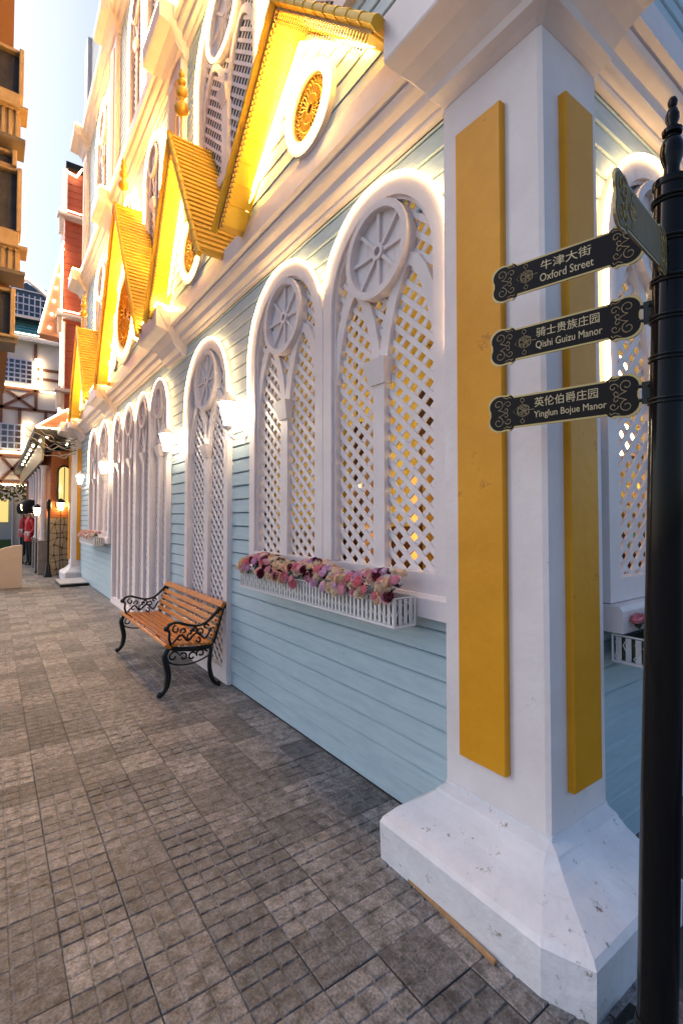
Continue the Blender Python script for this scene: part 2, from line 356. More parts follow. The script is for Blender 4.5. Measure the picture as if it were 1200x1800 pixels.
def clip_seg(p, q, poly):     # clip to convex polygon
    t0, t1 = 0.0, 1.0; d = (q[0]-p[0], q[1]-p[1]); n = len(poly)
    area = sum(poly[i][0]*poly[(i+1)%n][1]-poly[(i+1)%n][0]*poly[i][1] for i in range(n))
    for i in range(n):
        a, b = poly[i], poly[(i+1)%n]; e = (b[0]-a[0], b[1]-a[1])
        nx, ny = (e[1], -e[0]) if area > 0 else (-e[1], e[0])
        den = nx*d[0]+ny*d[1]; num = nx*(a[0]-p[0])+ny*(a[1]-p[1])
        if abs(den) < 1e-9:
            if num < 0: return None
            continue
        t = num/den
        if den > 0: t1 = min(t1, t)
        else: t0 = max(t0, t)
    if t1-t0 < 1e-4: return None
    return ((p[0]+d[0]*t0,p[1]+d[1]*t0),(p[0]+d[0]*t1,p[1]+d[1]*t1))
def slats(a, M, pitch, ang, wd, w0, w1, inset):
    poly = a.outline(inset); out = []
    L = (a.za-a.zb)*2+3; t = math.tan(ang)
    span = 2*a.h*abs(t)
    k = a.zb-span-0.2
    while k < a.za+span+0.2:
        p = (a.c-a.h-0.01, k if t > 0 else k+span); q = (a.c+a.h+0.01, p[1]+(2*a.h+0.02)*t)
        s_ = clip_seg(p, q, poly)
        if s_ and math.dist(*s_) > 0.03:
            (x0,y0),(x1,y1) = s_; l = math.dist(*s_); nx, ny = -(y1-y0)/l*wd/2, (x1-x0)/l*wd/2
            mb = MB(); mb.loft([[M(x0+nx,y0+ny,w0),M(x0-nx,y0-ny,w0),M(x1-nx,y1-ny,w0),M(x1+nx,y1+ny,w0)],[M(x0+nx,y0+ny,w1),M(x0-nx,y0-ny,w1),M(x1-nx,y1-ny,w1),M(x1+nx,y1+ny,w1)]])
            out.append(mb)
        k += pitch
    return out
def window(a, M, parent, single=True, pitch=0.104, backing=True, base=0.0, zmul=0.68, fine=True, fr=0.10):
    f = MB(); strip_ring(f, a.outline(0), a.outline(fr), M, -0.02, 0.055+base)
    strip_ring(f, a.outline(fr-0.004), a.outline(fr+0.018), M, -0.03, 0.03+base)
    f.loft([[M(a.c-a.h+.002,a.zb-0.001,-0.018),M(a.c+a.h-.002,a.zb-0.001,-0.018),M(a.c+a.h-.002,a.zb+fr*1.1,-0.018),M(a.c-a.h+.002,a.zb+fr*1.1,-0.018)],
            [M(a.c-a.h+.002,a.zb-0.001,0.052+base),M(a.c+a.h-.002,a.zb-0.001,0.052+base),M(a.c+a.h-.002,a.zb+fr*1.1,0.052+base),M(a.c-a.h+.002,a.zb+fr*1.1,0.052+base)]])
    fo = obj('window', f, WHITE, parent)
    H = a.za-a.zb; r = a.h*0.50
    cz = a.za-fr-r-0.01+0.005; cu = a.c
    mh = 0.05*a.h/0.56 if a.h > 0.5 else 0.035
    # sub arches
    zc = cz-r-0.50; rh = (a.h-fr)/2; inner = rh
    m = MB(); m.loft([[M(cu-mh,a.zb+fr*0.9,-0.02),M(cu+mh,a.zb+fr*0.9,-0.02),M(cu+mh,zc,-0.02),M(cu-mh,zc,-0.02)],[M(cu-mh,a.zb+fr*0.9,0.032+base),M(cu+mh,a.zb+fr*0.9,0.032+base),M(cu+mh,zc,0.032+base),M(cu-mh,zc,0.032+base)]])
    obj('mullion', m, WHITE, fo)
    for sg in (-1, 1):
        s_ = MB(); path = []
        cc = cu+sg*(rh)
        for k in range(15):
            t = k/14; ang = PI*t
            path.append((cu+sg*(mh*0.5+(a.h-fr+0.01-mh*0.5)*(1-math.cos(ang))/2), zc+0.08+0.56*(max(0.0, 1-abs(math.cos(ang))**1.7)**0.72)))
        band(s_, path, 0.037 if a.h > 0.5 else 0.028, M, -0.015, 0.022+base)
        obj('sub_arch', s_, WHITE, fo)
    c = MB(); c.loft([[M(cu-0.065,zc-0.02,-0.0),M(cu+0.065,zc-0.02,0.0),M(cu+0.065,zc-0.02,0.045+base),M(cu-0.065,zc-0.02,0.045+base)],
                      [M(cu-0.105,zc+0.12,-0.0),M(cu+0.105,zc+0.12,0.0),M(cu+0.105,zc+0.12,0.082+base),M(cu-0.105,zc+0.12,0.082+base)]])
    obj('capital', c, WHITE, fo)
    # wheel
    wm = MB(); n = 36
    o_ = [(cu+r*math.cos(2*PI*k/n), cz+r*math.sin(2*PI*k/n)) for k in range(n+1)]
    i_ = [(cu+(r-0.042)*math.cos(2*PI*k/n), cz+(r-0.042)*math.sin(2*PI*k/n)) for k in range(n+1)]
    strip_ring(wm, o_, i_, M, -0.01, 0.066+base)
    wo_ = obj('wheel_ring', wm, WHITE, fo)
    dm = MB(); bw = (2*r-0.07)/4
    for k in range(4):      # four boards behind the wheel
        x0 = cu-r+0.035+k*bw; x1 = x0+bw-0.002; pts = []
        rr = r-0.02
        hh = lambda x: math.sqrt(max(0, rr*rr-(x-cu)**2))
        us = [x0+(x1-x0)*q/4 for q in range(5)]
        pts = [(u, cz-hh(u)) for u in us]+[(u, cz+hh(u)) for u in reversed(us)]
        dm.loft([[M(*p,-0.008) for p in pts],[M(*p,0.012+base) for p in pts]])
    obj('wheel_board', dm, WHITE, fo)
    sp = MB()
    for k in range(8):
        an = 2*PI*k/8+0.35*0; ca, sa = math.cos(an), math.sin(an); hw = 0.011
        a0, a1 = 0.045, r-0.04
        q = [(cu+ca*a0-sa*hw,cz+sa*a0+ca*hw),(cu+ca*a0+sa*hw,cz+sa*a0-ca*hw),(cu+ca*a1+sa*hw,cz+sa*a1-ca*hw),(cu+ca*a1-sa*hw,cz+sa*a1+ca*hw)]
        if fine: obj('spoke', MB().loft([[M(*p,0.012+base) for p in q],[M(*p,0.034+base) for p in q]]), WHITE, fo)
        else: sp.loft([[M(*p,0.012+base) for p in q],[M(*p,0.034+base) for p in q]])
    if not fine: obj('spoke', sp, WHITE, fo)
    hb = MB(); strip_ring(hb, [(cu+0.05*math.cos(2*PI*k/16),cz+0.05*math.sin(2*PI*k/16)) for k in range(17)], [(cu+0.026*math.cos(2*PI*k/16),cz+0.026*math.sin(2*PI*k/16)) for k in range(17)], M, 0.012, 0.044+base)
    obj('hub', hb, WHITE, fo)
    fs = slats(a, M, pitch, -R(41), 0.032, -0.004, -0.016, fr-0.02) if M is M1 else slats(a, M, pitch, R(41), 0.032, -0.004, -0.016, fr-0.02)
    fs = [x for x in fs]; bs = slats(a, M, pitch, R(41) if M is M1 else -R(41), 0.032, -0.017, -0.029, fr-0.02)
    # the front layer runs down to the right as seen from the street
    if M is M1: fs = slats(a, M, pitch, R(41), 0.032, -0.004, -0.016, fr-0.02); bs = slats(a, M, pitch, -R(41), 0.032, -0.017, -0.029, fr-0.02)
    if single:
        for x in fs+bs: obj('slat', x, SLATW, fo)
    else:
        al = MB()
        for x in fs+bs: al.merge(x)
        obj('lattice', al, SLATW, fo, kind='stuff')
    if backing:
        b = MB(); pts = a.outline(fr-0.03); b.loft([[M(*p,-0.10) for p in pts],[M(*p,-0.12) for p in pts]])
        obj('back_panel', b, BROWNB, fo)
    return fo

AP = 3.58
A_ = Arch(2.205, 0.565, 1.20, AP); B_ = Arch(3.36, 0.585, 1.20, AP)
C_ = Arch(5.075, 0.64, 0.03, 3.50, 2.85)
D_ = [Arch(6.86+0.90*k, 0.445, 0.03, 3.49, 2.98, 0.08) for k in range(4)]
E_ = [Arch(10.93, 0.62, 1.20, AP), Arch(12.19, 0.63, 1.20, AP)]
F_ = Arch(2.93, 0.60, 1.20, 3.52)
wins1 = [A_, B_, C_] + D_ + E_
window(A_, M1, house, True, backing=False); window(B_, M1, house, True, backing=False)
window(C_, M1, house, False)
for i, a in enumerate(D_): window(a, M1, house, False, fr=0.08, base=0.012 if i == 0 else 0.0)
for a in E_: window(a, M1, house, False, fine=False)
window(F_, M2, house, True, backing=False)

def segs(z0, z1, u0, u1, wins, inset):
    iv = []
    for a in wins:
        h = min(a.half(z0+0.001, inset), a.half(z1, inset)) if z0 > a.zb else (a.half(z1, inset) if z1 > a.zb+0.06 else 0)
        if h > 0.01: iv.append((a.c-h, a.c+h))
    iv.sort(); out = []; u = u0
    for p, q in iv:
        if p > u+0.01: out.append((u, p))
        u = max(u, q)
    if u1 > u+0.01: out.append((u, u1))
    return out
PH = 0.1265
def plank(mbv, M, u0, u1, z0, z1, t=0.0):
    e = 0.006
    prof = [(z0, -0.02),(z0, 0.0),(z0+0.006, 0.008),(z1-0.014, 0.001),(z1-e, -0.008),(z1-e, -0.02)]
    mbv.loft([[M(u0, z, w+t) for z, w in prof],[M(u1, z, w+t) for z, w in prof]])
z = 0.0
while z < CZ-0.02:
    z1 = min(z+PH, CZ)
    for u0, u1 in segs(z, z1, 1.62, 14.42, wins1, 0.06):
        m = MB(); plank(m, M1, u0, u1, z, z1, random.uniform(-0.0015, 0.0015)); obj('plank', m, BLUE, house)
    for u0, u1 in segs(z, z1, 2.22, 6.0, [F_], 0.06):
        m = MB(); plank(m, M2, u0, u1, z, z1, random.uniform(-0.0015, 0.0015)); obj('plank', m, BLUE, house)
    z += PH
# backing behind planks with openings A, B, F left open
bk = MB()
X0 = WX+0.021
bk.box((X0,1.3,0),(X0+0.06,4.02,1.2)); bk.box((X0,1.3,3.60),(X0+0.06,4.02,7.4)); bk.box((X0,3.93,1.2),(X0+0.06,4.02,3.6))
bk.box((X0+0.10,4.02,0),(X0+0.16,14.45,14.0)); bk.box((X0,4.02,3.6),(X0+0.1,14.45,14.0)); bk.box((X0+0.06,1.3,7.4),(X0+0.16,4.02,14))
Y0 = W2Y+0.021
bk.box((2.1,Y0,0),(8.0,Y0+0.06,1.2)); bk.box((2.1,Y0,3.55),(8.0,Y0+0.06,14)); bk.box((3.52,Y0,1.2),(8,Y0+0.06,3.55)); bk.box((2.1,Y0,1.2),(2.36,Y0+0.06,3.55))
for a in (A_, B_):      # spandrels behind the arches
    for k in range(6):
        z0 = 3.02+k*0.1; h = a.half(z0, 0.05); 
        bk.box((X0,a.c-a.h,z0),(X0+0.05,a.c-h,z0+0.1)); bk.box((X0,a.c+h,z0),(X0+0.05,a.c+a.h,z0+0.1))
obj('wall_core', bk, GAP, house)
ew = MB(); ew.box((WX,14.45,0),(8,14.6,14.2)); ew.box((7.9,1.2,0),(8.0,14.45,14.2)); ew.box((2.1,4.02,0.0),(7.9,4.10,3.6)); obj('side_wall', ew, CREAM, house)
# sills
def sill(M, u0, u1, z, dep=0.075, h=0.13):
    m = MB(); m.loft([[M(u0,z,0.0),M(u0,z,dep),M(u0,z+h*0.82,dep),M(u0,z+h,dep-0.012),M(u0,z+h,0.0)],[M(u1,z,0.0),M(u1,z,dep),M(u1,z+h*0.82,dep),M(u1,z+h,dep-0.012),M(u1,z+h,0.0)]])
    obj('sill', m, WHITE, house)
sill(M1, 1.60, 3.98, 1.085, 0.085, 0.118); sill(M1, 10.28, 12.85, 1.085, 0.085, 0.118); sill(M2, 2.30, 3.60, 1.075, 0.12, 0.12)
tr = MB(); tr.loft([[M1(5.74,0.0,0),M1(5.74,0,0.05),M1(5.74,0.04,0.05),M1(5.74,0.04,0)],[M1(4.42,0.0,0),M1(4.42,0,0.05),M1(4.42,0.04,0.05),M1(4.42,0.04,0)]])
tr.loft([[M1(6.40,0.0,0),M1(6.40,0,0.06),M1(6.40,0.05,0.06),M1(6.40,0.05,0)],[M1(10.02,0.0,0),M1(10.02,0,0.06),M1(10.02,0.05,0.06),M1(10.02,0.05,0)]])
obj('threshold', tr, WHITE, house)

# ---- cornices: profile (outward w, z) run along both walls with mitred corner
def cornice(z0, prof, m=WHITE, y1=14.45, x1=8.0, ys=None, xs=None):
    mb = MB(); r1, rc, r2 = [], [], []
    for w_, dz in prof:
        r1.append((WX-w_, y1, z0+dz)); rc.append((WX-w_, W2Y-w_, z0+dz)); r2.append((x1, W2Y-w_, z0+dz))
    mb.loft([r1, rc, r2]); return obj('cornice', mb, m, house, smooth=True)
PROF = [(0.0,0.0),(0.035,0.0),(0.045,0.012),(0.045,0.035),(0.075,0.045),(0.095,0.065),(0.095,0.10),(0.105,0.125),(0.145,0.14),(0.165,0.155),(0.175,0.18),(0.165,0.20),(0.185,0.205),(0.215,0.215),(0.215,0.40),(0.20,0.41),(0.0,0.41)]
cornice(CZ, [(a, b*0.85) for a, b in PROF])
cornice(7.40, PROF); cornice(11.1, PROF)
# corbel blocks at the storey bands
def corbel(y0, y1, z0, out=1.50):
    mb = MB()
    pr = [(WX, z0-0.16),(WX-0.06, z0-0.16),(WX-0.07, z0-0.11),(WX-0.12, z0-0.08),(WX-0.17, z0-0.0),(WX-0.25, z0+0.07),(out+0.02, z0+0.10),(out, z0+0.11),(out, z0+0.33),(WX, z0+0.33)]
    mb.loft([[(x, y0+(0.10 if i < 5 else 0.0), zz) for i, (x, zz) in enumerate(pr)],[(x, y1-(0.10 if i < 5 else 0.0), zz) for i, (x, zz) in enumerate(pr)]])
    return obj('corbel', mb, WHITE, house)
CORB = [(5.77,6.60),(9.85,10.70),(13.55,14.35)]
for zz in (CZ+0.03, 7.43, 11.15):
    for (a, b) in CORB: corbel(a, b, zz)
corbel(0.82, 1.72, 7.43)

# ---- upper walls: planks joined (far), pilasters, windows
up = MB(); 
F2 = [Arch(4.63, 0.80, 5.0, 7.25, 6.45), Arch(7.33, 0.45, 5.0, 7.20, 6.7), Arch(9.0, 0.45, 5.0, 7.20, 6.7), Arch(11.5, 0.78, 5.0, 7.2, 6.5), Arch(2.6, 0.8, 5.0, 7.25, 6.45)]
F3 = [Arch(8.55, 0.48, 7.95, 10.62, 10.1), Arch(11.6, 0.72, 7.95, 10.72, 10.05), Arch(7.35, 0.48, 7.95, 10.62, 10.1), Arch(4.5, 0.75, 7.95, 10.7, 10.05)]
z = CZ+0.34
while z < 14.0:
    z1 = z+PH
    wl = F2 if z < 7.4 else F3
    if not (7.36 < z < 7.80 or 11.06 < z < 11.5):
        for u0, u1 in segs(z, z1, 1.3, 14.44, wl, 0.05): plank(up, M1, u0, u1, z, z1)
        plank(up, M2, 1.9, 7.9, z, z1)
    z += PH
obj('upper_siding', up, BLUE, house, kind='stuff')
for (a, b) in CORB + [(1.10, 1.62)]:
    for (za, zb) in ((4.02, 7.30), (7.76, 11.0), (11.5, 14.0)):
        obj('pilaster', MB().bbox((WX-0.09, a+0.14, za), (WX+0.02, b-0.14, zb), 0.01), WHITE, house)
for (a, b) in CORB:
    for (za, zb) in ((4.4, 7.1), (8.1, 10.8)): obj('pilaster_panel', MB().bbox((WX-0.105, a+0.26, za), (WX-0.088, b-0.26, zb), 0.004), OCHRE, house)
for a in F2+F3: window(a, M1, house, False, pitch=0.115, fine=False)

# ---- gables
LED_PATHS = []
def gable(yc, half, zap, med=None, name='gable', z0=4.0, tail=True, half2=None):
    xw = WX-0.205; xf = 1.45; xb = WX+0.0
    gm = MB(); sl_ = (zap-z0)/half; hr = half2 or half
    gm.loft([[(xw+0.02,yc-half,z0),(xw+0.02,yc+half,z0),(xw+0.02,yc,zap-0.12)],[(xb,yc-half,z0),(xb,yc+half,z0),(xb,yc,zap-0.12)]])
    gb = obj(name, gm, GAP, house)
    z = z0
    while z < zap-0.2:      # boards of the gable wall
        z1 = min(z+PH, zap-0.12)
        h0 = half*(1-(z-z0)/(zap-0.10-z0)); h1 = half*(1-(z1-z0)/(zap-0.10-z0))
        m = MB(); m.loft([[(xw-0.008,yc-h0,z),(xw-0.001,yc-h1,z1-0.006),(xw-0.001,yc+h1,z1-0.006),(xw-0.008,yc+h0,z)],[(xw+0.02,yc-h0,z),(xw+0.02,yc-h1,z1-0.006),(xw+0.02,yc+h1,z1-0.006),(xw+0.02,yc+h0,z)]])
        obj('plank', m, BLUE, gb); z += PH
    ln = math.hypot(half, zap-z0); dy, dz = half/ln, (zap-z0)/ln
    for sg in (-1, 1):
        # local frame along the slope: s from apex down, n outward normal
        P = lambda s, n_, x: (x, yc+sg*(dy*s+dz*n_), zap-dz*s+dy*n_)
        L2 = ln+0.03
        slab = MB(); slab.loft([[P(0,-0.035,x_),P(0,0.0,x_),P(L2,0.0,x_),P(L2,-0.035,x_)] for x_ in (xf+0.01, xb)])
        obj('roof_slope', slab, ROOFY, gb)
        s = 0.0
        if sg == -1 or yc > 12:
            while s < L2-0.01:   # lapped roof boards
                e = min(s+0.078, L2); m = MB()
                m.loft([[P(s,0.001,x_),P(s,0.008,x_),P(e-0.004,0.024,x_),P(e-0.004,0.001,x_)] for x_ in (xf, xb)]); obj('roof_board', m, ROOFY, gb); s += 0.078
        s = 0.0
        while s < L2-0.05:   # soffit boards
            e = min(s+0.155, L2); m = MB()
            m.loft([[P(s+0.003,-0.036,x_),P(s+0.003,-0.050,x_),P(e,-0.046,x_),P(e,-0.036,x_)] for x_ in (xf+0.012, xw+0.03)]); obj('soffit_board', m, YELLOW, gb); s += 0.155
        # verge tiles : lapped rounded caps along the front edge
        s = -0.02
        while s < L2:
            m = MB(); e = s+0.155; rings = []
            for ss, rr in ((s, 0.031), (e, 0.037)):
                rings.append([P(ss, 0.0+rr*math.sin(q)*0.9-0.012, xf-0.012-rr*math.cos(q)*0.8) for q in [PI*1.35-PI*1.5*k/9 for k in range(10)]])
            m.loft(rings); obj('verge_tile', m, VERGE, gb, smooth=True); s += 0.15
        # lace trim : a row of rings hanging below the front edge
        lm = MB(); s = 0.06
        lm.loft([[P(0.02,-0.05,xf+0.0),P(0.02,-0.035,xf+0.0),P(L2,-0.035,xf+0.0),P(L2,-0.05,xf+0.0)],[P(0.02,-0.05,xf+0.01),P(0.02,-0.035,xf+0.01),P(L2,-0.035,xf+0.01),P(L2,-0.05,xf+0.01)]])
        while s < L2-0.02:
            q = lambda a, b: P(s+a, b, xf+0.004)
            lm.tube([q(0.022*math.cos(t*PI/4), -0.075+0.026*math.sin(t*PI/4)) for t in range(8)], 0.0035, 4, closed=True)
            lm.tube([q(0.0,-0.10), q(-0.008,-0.113), q(0,-0.125), q(0.008,-0.113)], 0.003, 4, closed=True)
            lm.tube([q(0.0,-0.12), q(0,-0.15)], 0.0025, 4)
            s += 0.036
        obj('lace_trim', lm, LACE, gb)
    # LED run under the soffit, up one side and down the other
    H = zap-0.12
    LED_PATHS.append(('light run under the eaves of the', [(xw-0.035, yc+half*0.955, z0+0.03), (xw-0.035, yc, H-0.075), (xw-0.035, yc-half*0.955, z0+0.03)]))
    def medallion(cy, cz, r, seed=0):
        n = 48; ring = MB(); MX = lambda a, b, t: (xw-0.008-t, a, b)
        strip_ring(ring, [(cy+r*math.cos(2*PI*k/n),cz+r*math.sin(2*PI*k/n)) for k in range(n+1)], [(cy+r*0.70*math.cos(2*PI*k/n),cz+r*0.70*math.sin(2*PI*k/n)) for k in range(n+1)], MX, -0.01, 0.035)
        md = obj('medallion', ring, WHITE, gb, smooth=True)
        b = MB(); pts = [(cy+r*0.72*math.cos(2*PI*k/24),cz+r*0.72*math.sin(2*PI*k/24)) for k in range(24)]
        b.loft([[MX(*p,-0.005) for p in pts],[MX(*p,0.0) for p in pts]]); obj('backing_disc', b, INDARK, md)
        f = MB(); np_ = 28
        for k in range(np_):
            a = 2*PI*k/np_
            q = lambda rr, da: MX(cy+rr*math.cos(a+da), cz+rr*math.sin(a+da), 0.014)
            f.tube([q(r*0.10,0), q(r*0.48,0)], r*0.014, 4)
            f.tube([q(r*0.48,-0.11),q(r*0.56,-0.05),q(r*0.58,0.0),q(r*0.56,0.05),q(r*0.48,0.11)], r*0.012, 4)
            f.tube([q(r*(0.63+0.045*math.cos(t*PI/3)), 0.10*math.sin(t*PI/3)) for t in range(6)], r*0.010, 4, closed=True)
        for rr in (0.11, 0.30, 0.48, 0.68): f.tube([MX(cy+r*rr*math.cos(2*PI*k/32), cz+r*rr*math.sin(2*PI*k/32), 0.014) for k in range(32)], r*0.016, 4, closed=True)
        obj('fretwork', f, GOLD, md)
        LED_PATHS.append(('round light run on the medallion in the', [(xw-0.055, cy+r*0.84*math.cos(2*PI*k/40), cz+r*0.84*math.sin(2*PI*k/40)) for k in range(41)]))
    for q in (med or []): medallion(*q)
    # finial on the ridge
    if tail:
        fx = 1.56; zt = zap; f = MB(); f.tube([(fx,yc,zt-0.02),(fx,yc,zt+0.28)], 0.009, 6)
        for r_, zz in ((0.078,0.32),(0.026,0.40),(0.030,0.425),(0.062,0.50),(0.02,0.565),(0.046,0.615),(0.016,0.66),(0.034,0.695),(0.018,0.735)):
            f.ball((fx,yc,zt+zz), r_, 6)
        obj('finial', f, GOLD, gb, smooth=True)
    return gb
gable(2.76, 1.00, 5.0, [(2.67, 4.30, 0.285)], tail=False)
gable(5.09, 0.90, 5.62, [(4.99, 4.42, 0.36)])
gable(7.97, 1.50, 6.42, [(8.15, 4.83, 0.80), (9.02, 4.36, 0.24), (7.28, 4.36, 0.24)])
gable(11.95, 1.12, 5.78, [(11.95, 4.50, 0.40)])

# ------------------------------------------------------------------ corner pillars
def pillar(x0, y0, wx, wy, label, big=True):
    # x0,y0: shaft outer corner; shaft spans x0..x0+wx, y0..y0+wy
    t = thing('corner_pillar', (x0+wx/2, y0+wy/2, 0), label, 'pillar', 'white corner pillars with ochre panels')
    o_ = 0.30; X1, Y1 = x0+wx, y0+wy
    def ring(off, z, cham, endo=0.0, bow=0.0):
        xs, ys = x0-off*o_/0.30*1.0, y0-off
        xs = x0-off
        e = endo
        ym = (ys+Y1)/2; xm = (xs+X1)/2
        return [(X1+e*0.0, Y1+e, z), (xs, Y1+e, z), (xs+bow, ym, z), (xs-0.0, ys+cham*2.6, z), (xs+cham, ys, z), (xm, ys+bow, z), (X1+e*0.0, ys, z)]
    b = MB(); O = 0.29 if big else 0.20
    b.loft([ring(O,-0.01,0.06,0.15), ring(O+0.004,0.165,0.06,0.155), ring(O-0.012,0.185,0.058,0.15), ring(O*0.72,0.215,0.045,0.13), ring(O*0.50,0.238,0.035,0.09), ring(O*0.30,0.268,0.025,0.05), ring(O*0.19,0.295,0.018,0.02), ring(O*0.17,0.305,0.016,0.02), ring(0.008,0.325,0.004,0.0), ring(0.006,0.34,0.004,0.0)])
    obj('base', b, BASEW, t)
    s = MB(); s.loft([ring(0,0.30,0.008), ring(0.002,2.0,0.008), ring(-0.004,3.72,0.008)]); obj('shaft', s, PLASTER, t)
    c = MB(); c.loft([ring(0.0,3.64,0.01), ring(0.03,3.655,0.012), ring(0.075,3.67,0.012,0.02), ring(0.085,3.70,0.012,0.03), ring(0.14,3.745,0.01,0.06), ring(0.21,3.775,0.006,0.09), ring(0.27,3.785,0.004,0.10), ring(0.30,3.79,0.004,0.10), ring(0.305,3.80,0.004,0.10), ring(0.305,4.02,0.004,0.10), ring(0.29,4.03,0.004,0.10)])
    obj('capital', c, WHITE, t)
    p1 = MB(); p1.bbox((x0-0.032, y0+0.18, 0.50), (x0+0.01, y0+0.435, 3.43), 0.006); obj('panel', p1, OCHRE, t)
    p2 = MB(); p2.bbox((x0+0.125, y0-0.032, 0.475), (x0+0.35, y0+0.01, 3.40), 0.006); obj('panel', p2, OCHRE, t)
    return t
pillar(SX, SY, 0.435, 0.535, 'massive white corner pillar with flared base and ochre panels beside the signpost')
pillar(1.67, 14.42, 0.30, 0.45, 'distant white corner pillar at the far end of the blue wall', False)

ws = MB(); ws.loft([[(1.536,1.80,-0.003),(1.522,1.80,-0.003),(1.522,1.80,0.010),(1.536,1.80,0.010)],[(1.494,1.13,-0.003),(1.480,1.13,-0.003),(1.480,1.13,0.010),(1.494,1.13,0.010)]])
o = obj('wooden_strip', ws, mat('raw_pine', (0.45,0.26,0.12), 0.7, col2=(0.34,0.18,0.08), nscale=20), at=(1.5,1.45,0)); tag(o, 'thin raw wooden strip lying along the foot of the corner pillar', 'wood strip')
rl = random.Random(12); gt = MB()
for k in range(170):
    y = rl.uniform(1.9, 9) if k % 2 else rl.uniform(0.5, 5); x = WX-0.03-abs(rl.gauss(0,0.05)) if k % 2 else rl.uniform(-1.5, 1.5); q = rl.uniform(0.002, 0.006)
    gt.loft([[(x-q,y-q,-0.004),(x+q,y-q*0.6,-0.004),(x+q*0.7,y+q,-0.004),(x-q*0.8,y+q*0.7,-0.004)],[(x-q*0.6,y-q*0.6,q),(x+q*0.5,y-q*0.4,q*0.8),(x+q*0.4,y+q*0.6,q),(x-q*0.5,y+q*0.4,q*0.9)]])
o = obj('grit', gt, mat('pale_grit', (0.5,0.46,0.42), 0.9, col2=(0.12,0.10,0.08), nscale=3), at=(0.5,3,0), kind='stuff'); tag(o, 'pale grit and crumbs scattered over the paving', 'grit')
# ------------------------------------------------------------------ light strips
def led(path, name_label, r=0.0125, group='warm light strips on the facade', m=None, closed=False):
    # subdivide and give a little sag or waver so that it looks pinned by hand
    pts = []
    rnd = random.Random(len(path)*31)
    for i in range(len(path)-1):
        a, b = Vector(path[i]), Vector(path[i+1]); n = max(1, int((b-a).length/0.10))
        for k in range(n):
            q = a.lerp(b, k/n); q += Vector((0, rnd.uniform(-.003,.003), rnd.uniform(-.003,.003))); pts.append(q)
    pts.append(Vector(path[-1])); mb = MB(); mb.tube(pts, r, 5)
    o = obj('light_strip', mb, m or LED, at=tuple(pts[0])); tag(o, name_label, 'light strip', group); return o
names = ['near gable beside the corner pillar', 'second gable with ball finial', 'tall middle gable', 'far small gable']
gi = {0: 0, 1: 0, 2: 1, 3: 1, 4: 2, 5: 2, 6: 2, 7: 2, 8: 3, 9: 3}
extra = {5: 'big round light run on the large medallion of the', 6: 'small round light run low on the left of the', 7: 'small round light run low on the right of the'}
for i, (lab, p) in enumerate(LED_PATHS):
    led(p, 'glowing warm ' + extra.get(i, lab) + ' ' + names[gi[i]], m=LEDY, r=0.017)
def arch_path(a, zl, zr, off=0.009, w_=0.060, M=M1):
    n = 26; pts = []
    pts.append(M(a.c+a.h+off, zl, w_)) if zl is not None else None
    for k in range(n+1):
        an = PI*k/n; pts.append(M(a.c+(a.h+off)*math.cos(an), a.sp+(a.za+off-a.sp)*math.sin(an), w_))
    if zr is not None: pts.append(M(a.c-a.h-off, zr, w_))
    return pts
def cut(pts, test): return [p for p in pts if test(p)]
pA = cut(arch_path(A_, None, 2.45), lambda p: p[2] > 3.13 or p[1] < A_.c)
pB = cut(arch_path(B_, 2.45, None), lambda p: p[2] > 3.13 or p[1] > B_.c)
led(pB+pA, 'warm light strip tracing the twin arches above the flower box nearest the pillar')
led(arch_path(C_, 2.35, 2.35), 'warm light strip around the single arched lattice window behind the bench')
pd = []
for i, a in enumerate(reversed(D_)):
    q = arch_path(a, 2.45 if i == 0 else None, 2.45 if i == 3 else None)
    if i > 0: q = [p for p in q if p[2] > 3.13 or p[1] < a.c]
    if i < 3: q = [p for p in q if p[2] > 3.13 or p[1] > a.c]
    pd += q
led(pd, 'warm light strip over the row of four narrow lattice arches')
pe = cut(arch_path(E_[1], 2.45, None), lambda p: p[2] > 3.13 or p[1] > E_[1].c) + cut(arch_path(E_[0], None, 2.45), lambda p: p[2] > 3.13 or p[1] < E_[0].c)
led(pe, 'warm light strip over the farthest pair of lattice arches')
led(arch_path(F_, 2.2, 2.2, M=M2), 'warm light strip around the arched window right of the corner pillar')
lab2 = ['second-floor arch above the second gable', 'narrow arch above the tall middle gable', 'narrow arch hidden left of the tall middle gable', 'far second-floor arch', 'arch above the near gable']
for a, l in zip(F2, lab2): led(arch_path(a, 5.05, 5.05), 'warm light strip around the ' + l, m=LEDG)
lab3 = ['top-floor narrow arch at the image top', 'far wide top-floor arch', 'top-floor narrow arch beside the corbel', 'near top-floor arch']
for a, l in zip(F3, lab3): led(arch_path(a, 8.0, 8.0), 'warm light strip around the ' + l, m=LEDG)
def wheel_led(a, l):
    r = a.h*0.5+0.0; cz = a.za-0.10-r-0.005
    led([M1(a.c+r*math.cos(2*PI*k/28), cz+r*math.sin(2*PI*k/28), 0.078) for k in range(29)], 'round warm light strip on the wheel of the ' + l)
wheel_led(F2[0], lab2[0]); wheel_led(F2[3], lab2[3]); wheel_led(F3[1], lab3[1])
